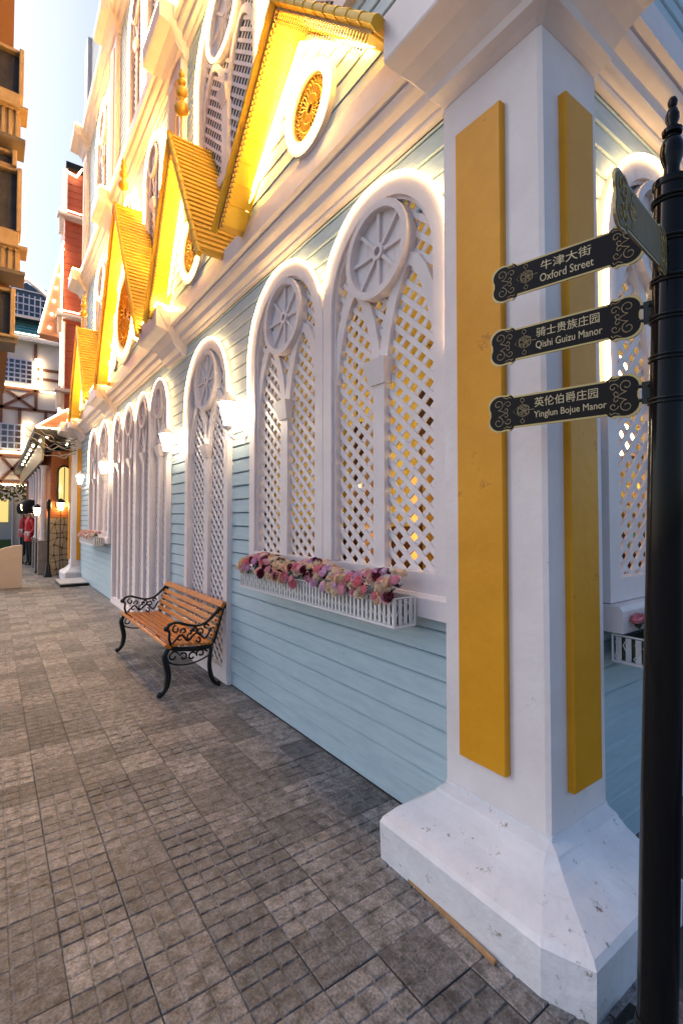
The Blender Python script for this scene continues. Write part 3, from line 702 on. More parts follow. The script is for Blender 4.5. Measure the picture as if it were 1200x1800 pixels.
# ledge runs on top of each storey band, stepping round the corbels
def ledge(z, w_, label, ys=14.4, ye=1.75):
    p = [(WX-w_, ys, z)]
    for (a, b) in sorted(CORB, reverse=True):
        p += [(WX-w_, b, z), (1.52, b, z+0.02), (1.52, a, z+0.02), (WX-w_, a, z)]
    p += [(WX-w_, ye, z)]; led(p, label, m=LEDG)
ledge(7.78, 0.20, 'long warm light strip along the second storey band'); ledge(11.48, 0.20, 'long warm light strip along the highest storey band')
for k, (a, b) in enumerate(CORB):
    led([(WX-0.20,b+0.02,4.05),(1.53,b,4.09),(1.51,a,4.09),(WX-0.20,a-0.02,4.05)], 'short warm light strip on the ' + ['first','second','third'][k] + ' low corbel counted from the pillar', m=LEDG)

# ------------------------------------------------------------------ wall lanterns
def lantern(y, z, label):
    x = 1.70; t = thing('wall_lantern', (WX, y, z-0.2), label, 'wall lantern', 'lit white wall lanterns')
    gmb = MB(); gmb.lathe([(0.035,-0.10),(0.085,0.10),(0.085,0.105)], (x,y,z), 6); obj('glass', gmb, LAMPW, t)
    c = MB(); c.lathe([(0.10,0.105),(0.10,0.115),(0.07,0.14),(0.03,0.17),(0.012,0.19),(0.016,0.205),(0.004,0.22)], (x,y,z), 6); c.lathe([(0.02,-0.14),(0.04,-0.12),(0.045,-0.10),(0.02,-0.101)], (x,y,z), 6)
    for k in range(6):
        a = 2*PI*k/6; c.tube([(x+0.037*math.cos(a),y+0.037*math.sin(a),z-0.10),(x+0.088*math.cos(a),y+0.088*math.sin(a),z+0.105)], 0.005, 4)
    obj('cage', c, TRIMW, t)
    b = MB(); b.tube([(x,y,z-0.13),(x+0.01,y,z-0.19),(x+0.07,y,z-0.22),(x+0.14,y,z-0.19),(WX-0.01,y,z-0.14)], 0.009, 6); b.lathe([(0.05,0),(0.05,0.012),(0.02,0.02)], (WX,y,z-0.14), 10, (-1,0,0))
    obj('bracket', b, TRIMW, t)
lantern(4.12, 2.52, 'lit wall lantern between the twin arches and the single arch')
lantern(6.0, 2.50, 'lit wall lantern left of the single arched window')
lantern(10.14, 2.53, 'lit wall lantern beside the far pair of arches')
lantern(13.2, 2.5, 'farthest lit wall lantern near the distant pillar')

# ------------------------------------------------------------------ room behind the near lattice
rm = thing('shop_interior', (3.5, 2.6, 0), 'warm mustard shop interior seen through the near lattice windows', 'room')
m = MB(); m.box((4.6,1.3,1.5),(4.66,4.0,3.6)); m.box((2.1,3.96,1.5),(4.6,4.0,3.6)); obj('wall', m, INWALL, rm)
m = MB(); m.box((4.55,1.3,0),(4.6,3.96,1.5)); m.box((2.1,3.93,0),(4.6,3.96,1.5)); obj('wainscot', m, INDARK, rm)
m = MB(); m.box((2.0,1.25,0.0),(4.6,4.0,0.05)); obj('floor', m, INDARK, rm)
m = MB(); m.box((2.0,1.25,3.62),(7.8,4.0,3.66)); obj('ceiling', m, INWALL, rm)
for (y0, y1, z0, z1, x_, mt_) in ((1.5,1.72,0.1,2.3,2.9,INOR),(2.05,2.3,0.1,1.9,3.3,INDARK),(2.55,2.75,0.1,2.6,2.7,INDARK),(3.0,3.35,0.1,2.05,3.2,INOR),(3.55,3.75,0.1,2.5,2.8,INDARK),(2.3,2.5,0.1,2.2,2.5,GOLD)):
    o = obj('display_cabinet', MB().bbox((x_,y0,0.05),(x_+0.25,y1,z1),0.01), mt_, rm)
def pend(x, y, z, l, r=0.13, mt=GLOBE):
    t = thing('pendant_lamp', (x,y,3.6), l, 'lamp', 'lit pendant lamps inside the shop')
    b = MB(); b.ball((x,y,z), r, 7); obj('globe', b, mt, t, smooth=True)
    b = MB(); b.tube([(x,y,z+r),(x,y,3.62)], 0.006, 5); b.lathe([(0.05,0),(0.03,0.04)], (x,y,z+r-0.01), 8); obj('stem', b, IRON, t)
pend(3.1,2.05,2.75,'small lit globe lamp behind the nearest lattice window',0.05); pend(3.4,2.45,2.42,'round lit pendant nearest the mullion inside the shop',0.13)
pend(3.6,3.0,2.35,'round lit pendant deeper inside the shop',0.12); pend(3.9,1.8,2.20,'round lit pendant near the pillar side of the shop',0.13); pend(2.9,3.4,1.45,'low lit globe behind the flower box',0.06)
for i_, (x_, y_, z_) in enumerate(((2.6,1.75,1.95),(2.9,2.0,2.1),(2.5,2.9,2.0),(3.1,2.6,1.95),(2.8,3.65,1.9),(2.5,2.15,1.62))): pend(x_,y_,z_,'small bright lamp inside the shop, '+['nearest the pillar','right of the nearest mullion','left of the nearest mullion','deep in the middle','at the left end','lowest by the mullion'][i_],0.045)
pend(3.3,1.55,2.55,'lit globe seen through the window right of the pillar',0.12)
sh = thing('display_shelf', (4.3, 2.6, 0), 'dark wooden display shelf with orange and gold goods in the shop', 'shelf')
m = MB()
for zz in (0.9,1.3,1.7,2.1,2.5): m.box((4.2,1.4,zz),(4.5,3.9,zz+0.03))
for yy in (1.4,2.2,3.05,3.88): m.box((4.2,yy,0.05),(4.5,yy+0.03,2.55))
obj('shelf_board', m, INDARK, sh)
gd = [MB(), MB(), MB()]
for zz in (0.93,1.33,1.73,2.13,2.53):
    y = 1.46
    while y < 3.85:
        hh = random.uniform(.08,.26); ww = random.uniform(.03,.08)
        gd[random.randrange(3)].lathe([(ww*.7,0),(ww,hh*.3),(ww*.8,hh*.7),(ww*.3,hh)], (4.32,y,zz), 7); y += random.uniform(.13,.25)
for g_, m_ in zip(gd, (INOR, GOLD, TEAL)): obj('goods', g_, m_, sh, kind='stuff')

# ------------------------------------------------------------------ flower boxes
def rose_mesh(mi, seed):
    rnd = random.Random(seed); m = MB()
    for layer, (r0, r1, zt, n) in enumerate(((0.006,0.010,0.020,3),(0.012,0.017,0.020,4),(0.018,0.024,0.015,5),(0.022,0.031,0.006,5))):
        for k in range(n):
            a = 2*PI*(k+0.4*layer)/n+rnd.uniform(-.15,.15); da = PI/n*1.25
            for h_ in (0,):
                pts = [[], [], []]
                for q in (-1, 0, 1):
                    aa = a+q*da
                    pts[0].append((r0*0.55*math.cos(aa), r0*0.55*math.sin(aa), -0.012))
                    pts[1].append((r0*1.25*math.cos(aa), r0*1.25*math.sin(aa), zt*0.3))
                    rr = r1*(1.0 if q == 0 else 0.92)
                    pts[2].append((rr*math.cos(aa), rr*math.sin(aa), zt-(0.0 if q == 0 else 0.004)))
                m.loft(pts, cap=False, closed=False)
    return mesh('bloom', m, ROSES[mi], smooth=True, fix=False)
RM = [[rose_mesh(i, i*5+k) for k in range(2)] for i in range(6)]
lf = MB(); lf.add([(0,0,0),(0.014,0.018,0.004),(0.012,0.036,0.0),(0,0.052,-0.008),(-0.012,0.036,0),(-0.014,0.018,0.004),(0,0.02,-0.003),(0,0.036,-0.006)], [(0,1,6),(1,2,7,6),(2,3,7),(3,4,7),(4,5,6,7),(5,0,6)])
LM = [mesh('leaf', lf, m_, fix=False) for m_ in (GREEND, GREEND, LEAFR, LEAFB, GREEN)]
def flower_box(M, u0, u1, w0, w1, z0, z1, lab, lab2, nb, nl, seed, cat=1):
    rnd = random.Random(seed)
    c = M((u0+u1)/2, z0, (w0+w1)/2)
    t = thing('flower_box', c, lab, 'flower box', 'white wire window boxes')
    f = MB()
    r = 0.006
    for zz in (z0, z1): f.tube([M(u0,zz,w0),M(u1,zz,w0),M(u1,zz,w1),M(u0,zz,w1)], r if zz == z0 else 0.0045, 5, closed=True)
    for (u, w_) in ((u0,w0),(u1,w0),(u1,w1),(u0,w1)): f.tube([M(u,z0,w_),M(u,z1,w_)], 0.005, 5)
    obj('frame', f, TRIMW, t)
    b = MB(); b.loft([[M(u0,z0-0.004,w0),M(u1,z0-0.004,w0),M(u1,z0-0.004,w1),M(u0,z0-0.004,w1)],[M(u0,z0+0.006,w0),M(u1,z0+0.006,w0),M(u1,z0+0.006,w1),M(u0,z0+0.006,w1)]]); obj('tray', b, TRIMW, t)
    s = MB(); cw = MB()
    def side(P, L):
        n = max(2, int(L/0.036)); 
        for k in range(n):
            a = L*(k+0.5)/n
            s.loft([[P(a-0.012,z0,0.012),P(a+0.012,z0,0.012),P(a+0.012,z0,0.015),P(a-0.012,z0,0.015)],[P(a-0.012,z1-0.01,0.012),P(a+0.012,z1-0.01,0.012),P(a+0.012,z1-0.01,0.015),P(a-0.012,z1-0.01,0.015)]])
            hh = z1-z0; q = 0.012*(1 if k % 2 else -1)
            cw.tube([P(a-q,z0+0.0,0.002),P(a+q*1.3,z0+hh*0.2,0.001),P(a-q*0.3,z0+hh*0.42,0),P(a-q*1.4,z0+hh*0.65,0.001),P(a-q*0.5,z0+hh*0.85,0.002),P(a+q*0.8,z0+hh*0.72,0)], 0.0022, 4)
    side(lambda a, z_, w_: M(u0+a, z_, w1-w_), u1-u0)
    side(lambda a, z_, w_: M(u0+w_, z_, w0+a), w1-w0); side(lambda a, z_, w_: M(u1-w_, z_, w0+a), w1-w0)
    obj('picket', s, TRIMW, t); obj('wire_scroll', cw, TRIMW, t)
    fl = thing('flower_arrangement', M((u0+u1)/2, z1, (w0+w1)/2), lab2, 'flowers', 'artificial roses in the window boxes')
    o0 = org(fl); wc = (w0+w1)/2; wd = (w1-w0)
    fm = MB(); fm.loft([[M(u0+.02,z0+.01,w0+.02),M(u1-.02,z0+.01,w0+.02),M(u1-.02,z0+.01,w1-.02),M(u0+.02,z0+.01,w1-.02)],[M(u0+.02,z1-.02,w0+.02),M(u1-.02,z1-.02,w0+.02),M(u1-.02,z1-.02,w1-.02),M(u0+.02,z1-.02,w1-.02)]]); obj('moss_bed', fm, GREEND, fl)
    def put(data, nm, u, z_, w_, dirv, sc):
        o = bpy.data.objects.new(nm, data); COL.objects.link(o); o.parent = fl
        o.location = Vector(M(u, z_, w_)) - o0; o.scale = (sc,)*3
        qd = Vector(dirv).to_track_quat('Z', 'Y'); o.rotation_mode = 'QUATERNION'
        from mathutils import Quaternion
        o.rotation_quaternion = qd @ Quaternion((0,0,1), rnd.uniform(0, 6.28))
    outv = Vector(M(0,0,1)) - Vector(M(0,0,0)); uv = Vector(M(1,0,0)) - Vector(M(0,0,0))
    for k in range(nb):
        u = u0+(u1-u0)*((k+rnd.uniform(0,1))/nb); th_ = rnd.uniform(-0.3, 1.45)   # 0 up, 1.3 over the front rim
        cl = 0.5+0.5*math.sin(u*9+seed); h = (0.06+0.05*cl)*math.cos(th_)+0.02
        w_ = wc+(wd*0.5+0.035)*math.sin(th_); zz = z1+h-0.02+(rnd.uniform(-0.05,0) if th_ > 1.0 else 0)
        dv = Vector((0,0,1))*math.cos(th_)+outv*math.sin(th_)+uv*rnd.uniform(-.5,.5)
        col_w = [(3,3,0,0,5,4),(5,1,1,2,4,3),(0,3,3,2,1,0),(1,5,2,4,0,3)][int(u*3.1+seed) % 4]
        ci = rnd.choice(col_w); put(rnd.choice(RM[ci]), 'bloom', u, zz+0.012, w_, dv, rnd.uniform(0.9,1.35))
    for k in range(nl):
        u = rnd.uniform(u0-0.01, u1+0.01); th_ = rnd.uniform(-1.1, 1.4); h = rnd.uniform(0.04,0.12)*math.cos(th_)
        w_ = wc+(wd*0.5+0.01)*math.sin(th_); dv = Vector((0,0,1))*math.cos(th_)+outv*math.sin(th_)+uv*rnd.uniform(-1,1)
        put(rnd.choice(LM), 'leaf', u, z1+h-0.01, w_, dv, rnd.uniform(0.7,1.3))
flower_box(M1, 1.83, 3.68, 0.105, 0.25, 1.045, 1.19, 'long white wire window box under the near twin lattice windows', 'pink, peach and burgundy artificial roses filling the long near window box', 200, 230, 3)
flower_box(M1, 10.6, 12.5, 0.09, 0.27, 1.045, 1.19, 'white wire window box under the far pair of arches', 'pink and peach artificial roses in the far window box', 80, 50, 5)
flower_box(M2, 2.33, 2.95, 0.06, 0.27, 0.94, 1.06, 'white wire window box right of the corner pillar behind the signpost', 'cream and burgundy roses in the window box right of the pillar', 34, 60, 8)

# ------------------------------------------------------------------ park bench
bench = thing('park_bench', (1.50, 5.36, 0), 'varnished wooden slat bench with black cast-iron scroll ends against the wall', 'bench')
def arc(cx, cz, r, a0, a1, n=8): return [(cx+r*math.cos(R(a0+(a1-a0)*k/n)), cz+r*math.sin(R(a0+(a1-a0)*k/n))) for k in range(n+1)]
def spiral(cx, cz, r0, r1, a0, a1, n=14): return [(cx+(r0+(r1-r0)*k/n)*math.cos(R(a0+(a1-a0)*k/n)), cz+(r0+(r1-r0)*k/n)*math.sin(R(a0+(a1-a0)*k/n))) for k in range(n+1)]
def smoothp(pts, n=6):
    out = []; P = [Vector(p) for p in pts]
    for i in range(len(P)-1):
        p0, p1, p2, p3 = P[max(i-1,0)], P[i], P[i+1], P[min(i+2,len(P)-1)]
        for k in range(n):
            t = k/n; out.append(0.5*((2*p1)+(-p0+p2)*t+(2*p0-5*p1+4*p2-p3)*t*t+(-p0+3*p1-3*p2+p3)*t**3))
    out.append(P[-1]); return [tuple(q) for q in out]
BF, BR = 1.225, 1.70      # front and rear X of the bench
def bench_end(y):
    f = MB(); Q = lambda a, b: (a, y, b)
    def t(p, r, sm=True, rad=None, n=7):
        pp = smoothp(p) if sm else p
        f.tube([Q(*q) for q in pp], r, n, rad=[rad(k/(len(pp)-1)) for k in range(len(pp))] if rad else None)
    t([(1.20,0.018),(1.215,0.035),(1.25,0.09),(1.265,0.19),(1.245,0.30),(1.235,0.37),(1.27,0.425),(1.34,0.435)], 0.017, rad=lambda s: 0.018+0.011*math.sin(s*PI))     # front leg
    f.ball(Q(1.195,0.026), 0.028, 5)
    t([(1.73,0.018),(1.70,0.04),(1.665,0.10),(1.645,0.20),(1.65,0.30),(1.665,0.38)], 0.016, rad=lambda s: 0.014+0.008*math.sin(s*PI)); f.ball(Q(1.735,0.024), 0.026, 5)
    t([(1.27,0.425),(1.36,0.405),(1.50,0.385),(1.60,0.385),(1.665,0.42),(1.70,0.50),(1.735,0.62),(1.775,0.74)], 0.018, rad=lambda s: 0.020+0.005*math.sin(s*PI))     # seat rail rising into back post
    f.lathe([(0.018,-0.02),(0.030,-0.012),(0.032,0.0),(0.030,0.012),(0.018,0.02)], Q(1.79,0.755), 10, (0,1,0))
    t([(1.25,0.60),(1.275,0.635),(1.34,0.645),(1.43,0.615),(1.52,0.595),(1.61,0.615),(1.68,0.67),(1.75,0.74)], 0.014, rad=lambda s: 0.018-0.006*math.sin(s*PI))   # arm rest
    f.ball(Q(1.245,0.60), 0.026, 5)
    t([(1.25,0.60),(1.275,0.56),(1.27,0.51),(1.285,0.46),(1.29,0.42)], 0.012)
    for (cx, cz, r, a0, a1) in ((1.335,0.585,0.038,100,420),(1.40,0.56,0.03,200,-120),(1.46,0.50,0.035,60,400),(1.50,0.56,0.028,-60,260),(1.56,0.535,0.034,180,-150),(1.61,0.575,0.028,0,300),(1.37,0.50,0.034,30,330),(1.53,0.46,0.03,90,-220),
                                (1.31,0.345,0.048,20,380),(1.40,0.33,0.04,160,-190),(1.48,0.32,0.045,0,340),(1.56,0.335,0.040,180,-160),(1.62,0.36,0.028,0,300)):
        f.tube([Q(*q) for q in spiral(cx, cz, r, r*0.30, a0, a1)], 0.009, 5)
    f.tube([Q(*q) for q in smoothp([(1.30,0.46),(1.38,0.53),(1.44,0.47),(1.52,0.53),(1.60,0.47),(1.66,0.56)])], 0.010, 5)
    f.tube([Q(*q) for q in smoothp([(1.255,0.31),(1.33,0.27),(1.45,0.255),(1.56,0.275),(1.65,0.31)])], 0.008, 5)
    f.ball(Q(1.47,0.555), 0.016, 4); f.ball(Q(1.45,0.39), 0.016, 4)
    return f
for y in (4.46, 6.26): obj('iron_end', bench_end(y), IRON, bench, smooth=True)
YA, YB = 4.40, 6.32
def slat_(name, x, z_, wd, th_, ang, ya=4.43, yb=6.29):
    m = MB(); c, s_ = math.cos(ang), math.sin(ang); e = 0.005
    pr = [(-wd/2,-th_/2+e),(-wd/2+e,-th_/2),(wd/2-e,-th_/2),(wd/2,-th_/2+e),(wd/2,th_/2-e),(wd/2-e,th_/2),(-wd/2+e,th_/2),(-wd/2,th_/2-e)]
    m.loft([[(x+a*c-b*s_, y, z_+a*s_+b*c) for a, b in pr] for y in (ya, yb)]); obj(name, m, WOOD, bench)
slat_('seat_slat', 1.255, 0.447, 0.062, 0.028, -0.5)
for k in range(5): slat_('seat_slat', 1.318+k*0.062, 0.450-0.006*k, 0.046, 0.022, -0.07)
slat_('seat_slat', 1.632, 0.425, 0.060, 0.024, 0.15)
for k in range(4): slat_('back_slat', 1.672+0.022*k, 0.487+0.066*k, 0.050, 0.020, 1.24)
slat_('back_slat', 1.765, 0.765, 0.062, 0.030, 1.05)
for k in range(2):
    b = MB(); y = 4.46+1.8*k
    for (x, z_) in ((1.672,0.487),(1.694,0.553),(1.716,0.619),(1.738,0.685)): b.lathe([(0.010,0),(0.010,0.008),(0.004,0.011)], (x-0.012,y,z_+0.003), 6, (-1,0,0.3))
    obj('bolt', b, IRON, bench)

for k_ in bench.children: k_.location.x += 0.03
# ------------------------------------------------------------------ signpost
RV = Vector((0.8125,-0.583,0)); 
pb = Vector((1.62,0.623,0)) - RV*0.043; pt = Vector((1.62,0.623,2.5)) + RV*0.046; pax = (pt-pb).normalized()
sp = thing('signpost', tuple(pb), 'glossy black signpost with four finger signs in front of the pillar', 'signpost')
PB = lambda z_: pb+pax*z_
m = MB(); m.lathe([(0.052,0.0),(0.052,0.6),(0.049,1.4),(0.0455,2.60),(0.0455,2.615)], pb, 28, pax); obj('pole', m, POLEB, sp, smooth=True)
m = MB(); m.bbox((pb.x-0.13,pb.y-0.13,-0.004),(pb.x+0.13,pb.y+0.13,0.02),0.004); m.lathe([(0.09,0.02),(0.085,0.06),(0.06,0.09),(0.055,0.14)], pb, 20, pax); obj('foot', m, IRON, sp)
m = MB(); m.lathe([(0.047,2.600),(0.050,2.606),(0.050,2.622),(0.040,2.628),(0.022,2.630),(0.021,2.66),(0.022,2.672),(0.028,2.690),(0.0315,2.712),(0.030,2.735),(0.024,2.752),(0.016,2.760),(0.016,2.766),(0.026,2.770),(0.0275,2.782),(0.020,2.790),(0.015,2.796),(0.014,2.802),(0.0185,2.816),(0.0185,2.830),(0.013,2.848),(0.008,2.853),(0.0125,2.862),(0.0135,2.872),(0.009,2.884),(0.001,2.890)], pb, 24, pax)
obj('finial', m, POLEB, sp, smooth=True)
for z_ in (2.555, 2.43, 2.31, 2.195, 2.075, 1.945):
    for dz in (0, 0.012):
        r_ = MB(); n = 24; a = pax.orthogonal().normalized(); b = pax.cross(a); rr = 0.0495
        r_.tube([PB(z_+dz)+a*rr*math.cos(2*PI*k/n)+b*rr*math.sin(2*PI*k/n)+pax*0.004*math.cos(2*PI*k/n+1) for k in range(n)], 0.0036, 5, closed=True); obj('clamp_ring', r_, IRON, sp)

def text_mb(s, width, height):
    cu = bpy.data.curves.new('t', 'FONT'); cu.body = s; cu.size = 1.0; cu.extrude = 0.0; cu.resolution_u = 3
    o = bpy.data.objects.new('t', cu); COL.objects.link(o); bpy.context.view_layer.update()
    dg = bpy.context.evaluated_depsgraph_get(); me = bpy.data.meshes.new_from_object(o.evaluated_get(dg))
    vs = [v.co.copy() for v in me.vertices]; fs = [tuple(p.vertices) for p in me.polygons]
    bpy.data.objects.remove(o); bpy.data.curves.remove(cu); bpy.data.meshes.remove(me)
    x0, x1 = min(v.x for v in vs), max(v.x for v in vs); y0, y1 = min(v.y for v in vs), max(v.y for v in vs)
    return [((v.x-x0)/(x1-x0)*width, (v.y-y0)/(y1-y0)*height) for v in vs], fs
def sign(zc, direction, L, s0, texts, drop=0.0, plate=SIGNB, tm=SIGNT, label=None, flip=False, h=0.058, endcap=BRASS, letters=True):
    dv = Vector(direction).normalized(); nv = Vector((0,0,1)).cross(dv).normalized()
    # side that faces the viewer
    mid = PB(zc)+dv*(s0+L/2)
    if (Vector((0,0,1.6))-mid).dot(nv) < 0: nv = -nv
    c0 = PB(zc)
    def P(s, v, n): return c0+dv*s+Vector((0,0,1))*(v-drop*(s-s0)/L)+nv*n
    def half(sgn):      # outline of an end, top to bottom; sgn=+1 far end
        e = []; X = s0+L if sgn > 0 else s0
        q = lambda a: X-sgn*a
        e += [(q(0.092), h), (q(0.086), h+0.009), (q(0.078), h+0.012), (q(0.070), h+0.008)]
        for k in range(9): 
            a = R(110-150*k/8*0.93); e.append((q(0.040-0.040*math.cos(a)), 0.033+0.037*math.sin(a)))
        for k in range(9):
            a = R(30-140*k/8); e.append((q(0.040-0.040*math.cos(a)), -0.033+0.037*math.sin(a)))
        e += [(q(0.070), -h-0.008), (q(0.078), -h-0.012), (q(0.086), -h-0.009), (q(0.092), -h)]
        return e
    far_ = half(1); near = half(-1); outl = far_+list(reversed(near))
    body = MB(); body.loft([[P(a,b,-0.003) for a,b in outl],[P(a,b,0.003) for a,b in outl]])
    sg = obj('finger_sign', body, endcap, sp, label=label)
    cs_, cv = s0+L/2, 0.0
    ins = MB()
    def inset(a, b):
        ds = 0.006; 
        return (a+(-ds if a > cs_ else ds)*(1 if abs(a-cs_) > L/2-0.10 else 0), b-0.0065*(1 if b > 0 else -1))
    bi = [inset(*p) for p in outl]
    for sd in (1, -1): ins.loft([[P(a,b,sd*0.003) for a,b in bi],[P(a,b,sd*0.0042) for a,b in bi]])
    obj('enamel_face', ins, plate, sg)
    for X, d_ in ((s0+L, -1), (s0, 1)):
        sc = MB()
        for sv in (1, -1):
            f = lambda pts: [P(X+d_*a, sv*b, 0.0052) for a, b in pts]
            sc.tube(f(spiral(0.040,0.033,0.020,0.006,-90,330,20)), 0.0014, 4)
            sc.tube(f(smoothp([(0.040,0.013),(0.058,0.006),(0.070,0.0),(0.076,0.010),(0.070,0.016),(0.064,0.010)])), 0.0013, 4)
            sc.tube(f(spiral(0.077,0.030,0.014,0.003,180,-190,16)), 0.0013, 4)
            sc.tube(f(smoothp([(0.060,0.058),(0.074,0.052),(0.084,0.056),(0.088,0.050)])), 0.0013, 4)
        obj('scroll', sc, tm, sg)
    if letters:
        # small filigree emblem beside the lettering
        em = MB(); ex = s0+L-0.128
        f = lambda pts: [P(ex-a, b, 0.0052) for a, b in pts]
        em.tube(f([(-0.032,0.0),(-0.014,0.017),(-0.014,-0.017)]), 0.0011, 4, closed=True)
        for (a, b, r_) in ((-0.004,0,0.013),(0.008,0.009,0.009),(0.008,-0.009,0.009),(0.018,0.008,0.008),(0.018,-0.008,0.008),(0.004,0,0.022),(0.002,0.038,0.007),(0.002,-0.038,0.007),(-0.006,0.012,0.006),(-0.006,-0.012,0.006)):
            em.tube(f([(a+r_*math.cos(2*PI*k/12), b+r_*math.sin(2*PI*k/12)) for k in range(12)]), 0.0009, 4, closed=True)
        em.tube(f([(0.024,0.0),(0.044,0.0)]), 0.0012, 4); em.tube(f([(0.002,0.024),(0.002,0.032)]), 0.001, 4); em.tube(f([(0.002,-0.024),(0.002,-0.032)]), 0.001, 4)
        for k in range(6): em.tube(f([(0.004,0),(0.004+0.02*math.cos(k*PI/3+.3),0.02*math.sin(k*PI/3+.3))]), 0.0008, 4)
        obj('emblem', em, tm, sg)
    for (tx, wd, ht, a0, v0) in texts:
        vs, fs = text_mb(tx, wd, ht); tb = MB()
        tb.add([P(a0-x_, v0+y_, 0.0052) for x_, y_ in vs], fs); tb.add([P(a0-x_, v0+y_, 0.0046) for x_, y_ in vs], [tuple(reversed(q)) for q in fs])
        o_ = link('lettering', mesh('lettering', tb, tm, org(sg), fix=False), sg)
    # bracket to the pole
    br = MB()
    for v in (0.022, -0.022): br.tube([PB(zc)+Vector((0,0,v)), P(s0+0.012, v, 0)], 0.006, 6)
    a, b = P(s0-0.035,-0.034,-0.005), P(s0+0.002,0.034,-0.002)
    br.loft([[P(s0-0.045,-0.034,-0.006),P(s0-0.002,-0.034,-0.006),P(s0-0.002,0.034,-0.006),P(s0-0.045,0.034,-0.006)],[P(s0-0.045,-0.034,0.0065),P(s0-0.002,-0.034,0.0065),P(s0-0.002,0.034,0.0065),P(s0-0.045,0.034,0.0065)]])
    for v in (0.02,-0.02): br.ball(P(s0-0.020,v,0.008), 0.006, 4)
    obj('bracket', br, IRON, sg)
DV = (-0.322, 1.462, 0)
sign(2.475, DV, 0.50, 0.068, [('牛津大街', 0.165, 0.034, 0.385, 0.004), ('Oxford Street', 0.175, 0.028, 0.388, -0.036)], label='upper black and brass finger sign lettered Oxford Street')
sign(2.235, DV, 0.50, 0.068, [('骑士贵族庄园', 0.205, 0.034, 0.395, 0.006), ('Qishi Guizu Manor', 0.215, 0.030, 0.397, -0.038)], label='middle finger sign lettered Qishi Guizu Manor')
sign(1.985, DV, 0.50, 0.068, [('英伦伯爵庄园', 0.205, 0.034, 0.395, 0.006), ('Yinglun Bojue Manor', 0.232, 0.030, 0.397, -0.038)], label='lowest finger sign lettered Yinglun Bojue Manor')
c4 = Vector((-0.40*0.8125-0.40*0.583, 0.40*0.583-0.40*0.8125, 0))
sign(2.375, tuple(c4), 0.50, 0.05, [], drop=0.05, plate=BRASS2, tm=BRASS, label='greenish bronze finger sign turned nearly edge-on')

# ------------------------------------------------------------------ things at the end of the lane
st = MB(); st.bbox((1.27,12.75,0.0),(1.86,13.9,0.05),0.005); o = obj('step_slab', st, IRON, at=(1.5,13.3,0)); tag(o, 'low dark edged slab in front of the distant pillar', 'step')
st = MB(); st.bbox((1.28,12.77,0.052),(1.85,13.88,0.075),0.005); obj('slab_top', st, CONC, o)
# white panel with curved top; its shade is put into the tan colour
pw = MB(); pts = [(-3.0,0.0),(0.56,0.0),(0.56,0.90)]+[(0.56-k*0.16, 0.96-0.012*k*k if k < 8 else 0.3) for k in range(0,8)]+[(-3.0,0.36)]
pw.loft([[(x, 13.25, z_) for x, z_ in pts],[(x, 13.45, z_) for x, z_ in pts]]); o = obj('low_wall', pw, TANW, at=(0,13.3,0)); tag(o, 'low white wall with curved top at the left edge, coloured by its shade', 'wall')

# brick and stone house beyond the far pillar
bh = thing('brick_house', (3.0, 18, 0), 'orange brick house on a crazy-paved stone base with white colonnade', 'building')
m = MB(); m.box((1.27,15.6,0.0),(1.80,15.9,1.58)); m.box((1.27,15.9,0.0),(4,28,1.58)); m.box((1.80,15.6,0.0),(4,15.9,1.58)); obj('stone_base', m, MORTAR, bh)
m = MB(); m.box((1.30,15.62,1.58),(4,28,3.45)); wl = obj('wall', m, BRICK, bh)
jb = MB()
for k in range(30): jb.box((1.296,15.612,1.60+k*0.062),(2.4,15.62,1.604+k*0.062))
obj('mortar_joint', jb, MORTAR, wl)
rnd = random.Random(4); sbase = obj('stone_facing', MB().box((1.265,15.592,0),(2.2,15.6,1.58)), MORTAR, bh)
gx, gz = 5, 8; G = {}
for i in range(gx+1):
    for j in range(gz+1):
        G[i,j] = (1.265+0.80*i/gx+(rnd.uniform(-.06,.06) if 0 < i < gx else 0), 1.58*j/gz+(rnd.uniform(-.07,.07) if 0 < j < gz else 0))
for i in range(gx):
    for j in range(gz):
        q = [G[i,j],G[i+1,j],G[i+1,j+1],G[i,j+1]]; cx = sum(p[0] for p in q)/4; cz = sum(p[1] for p in q)/4
        for tri in ([q] if rnd.random() < 0.6 else [[q[0],q[1],q[2]],[q[0],q[2],q[3]]]):
            cx = sum(p[0] for p in tri)/len(tri); cz = sum(p[1] for p in tri)/len(tri); pts = []
            for a in range(len(tri)):
                p0 = tri[a]; p1 = tri[(a+1)%len(tri)]
                for t_ in (0.12, 0.88): pts.append((cx+(p0[0]*(1-t_)+p1[0]*t_-cx)*0.90, cz+(p0[1]*(1-t_)+p1[1]*t_-cz)*0.90))
            s_ = MB(); yy = 15.592-rnd.uniform(0.010,0.025); s_.loft([[(a,15.592,b) for a,b in pts],[(a,yy,b) for a,b in pts]]); obj('stone', s_, STONE, sbase)
MY = lambda a, b, t: (a, 15.62-t, b)
wa = Arch(1.62, 0.185, 1.86, 3.06, 2.86); f = MB(); strip_ring(f, wa.outline(0), wa.outline(0.05), MY, 0, 0.05); fo = obj('window', f, IRON, bh)
f = MB(); pts = wa.outline(0.04); f.loft([[MY(*p,0.0) for p in pts],[MY(*p,0.01) for p in pts]]); obj('pane', f, GLASSD, fo)
f = MB(); f.box((1.61,15.595,1.9),(1.63,15.605,3.0)); obj('glazing_bar', f, IRON, fo)
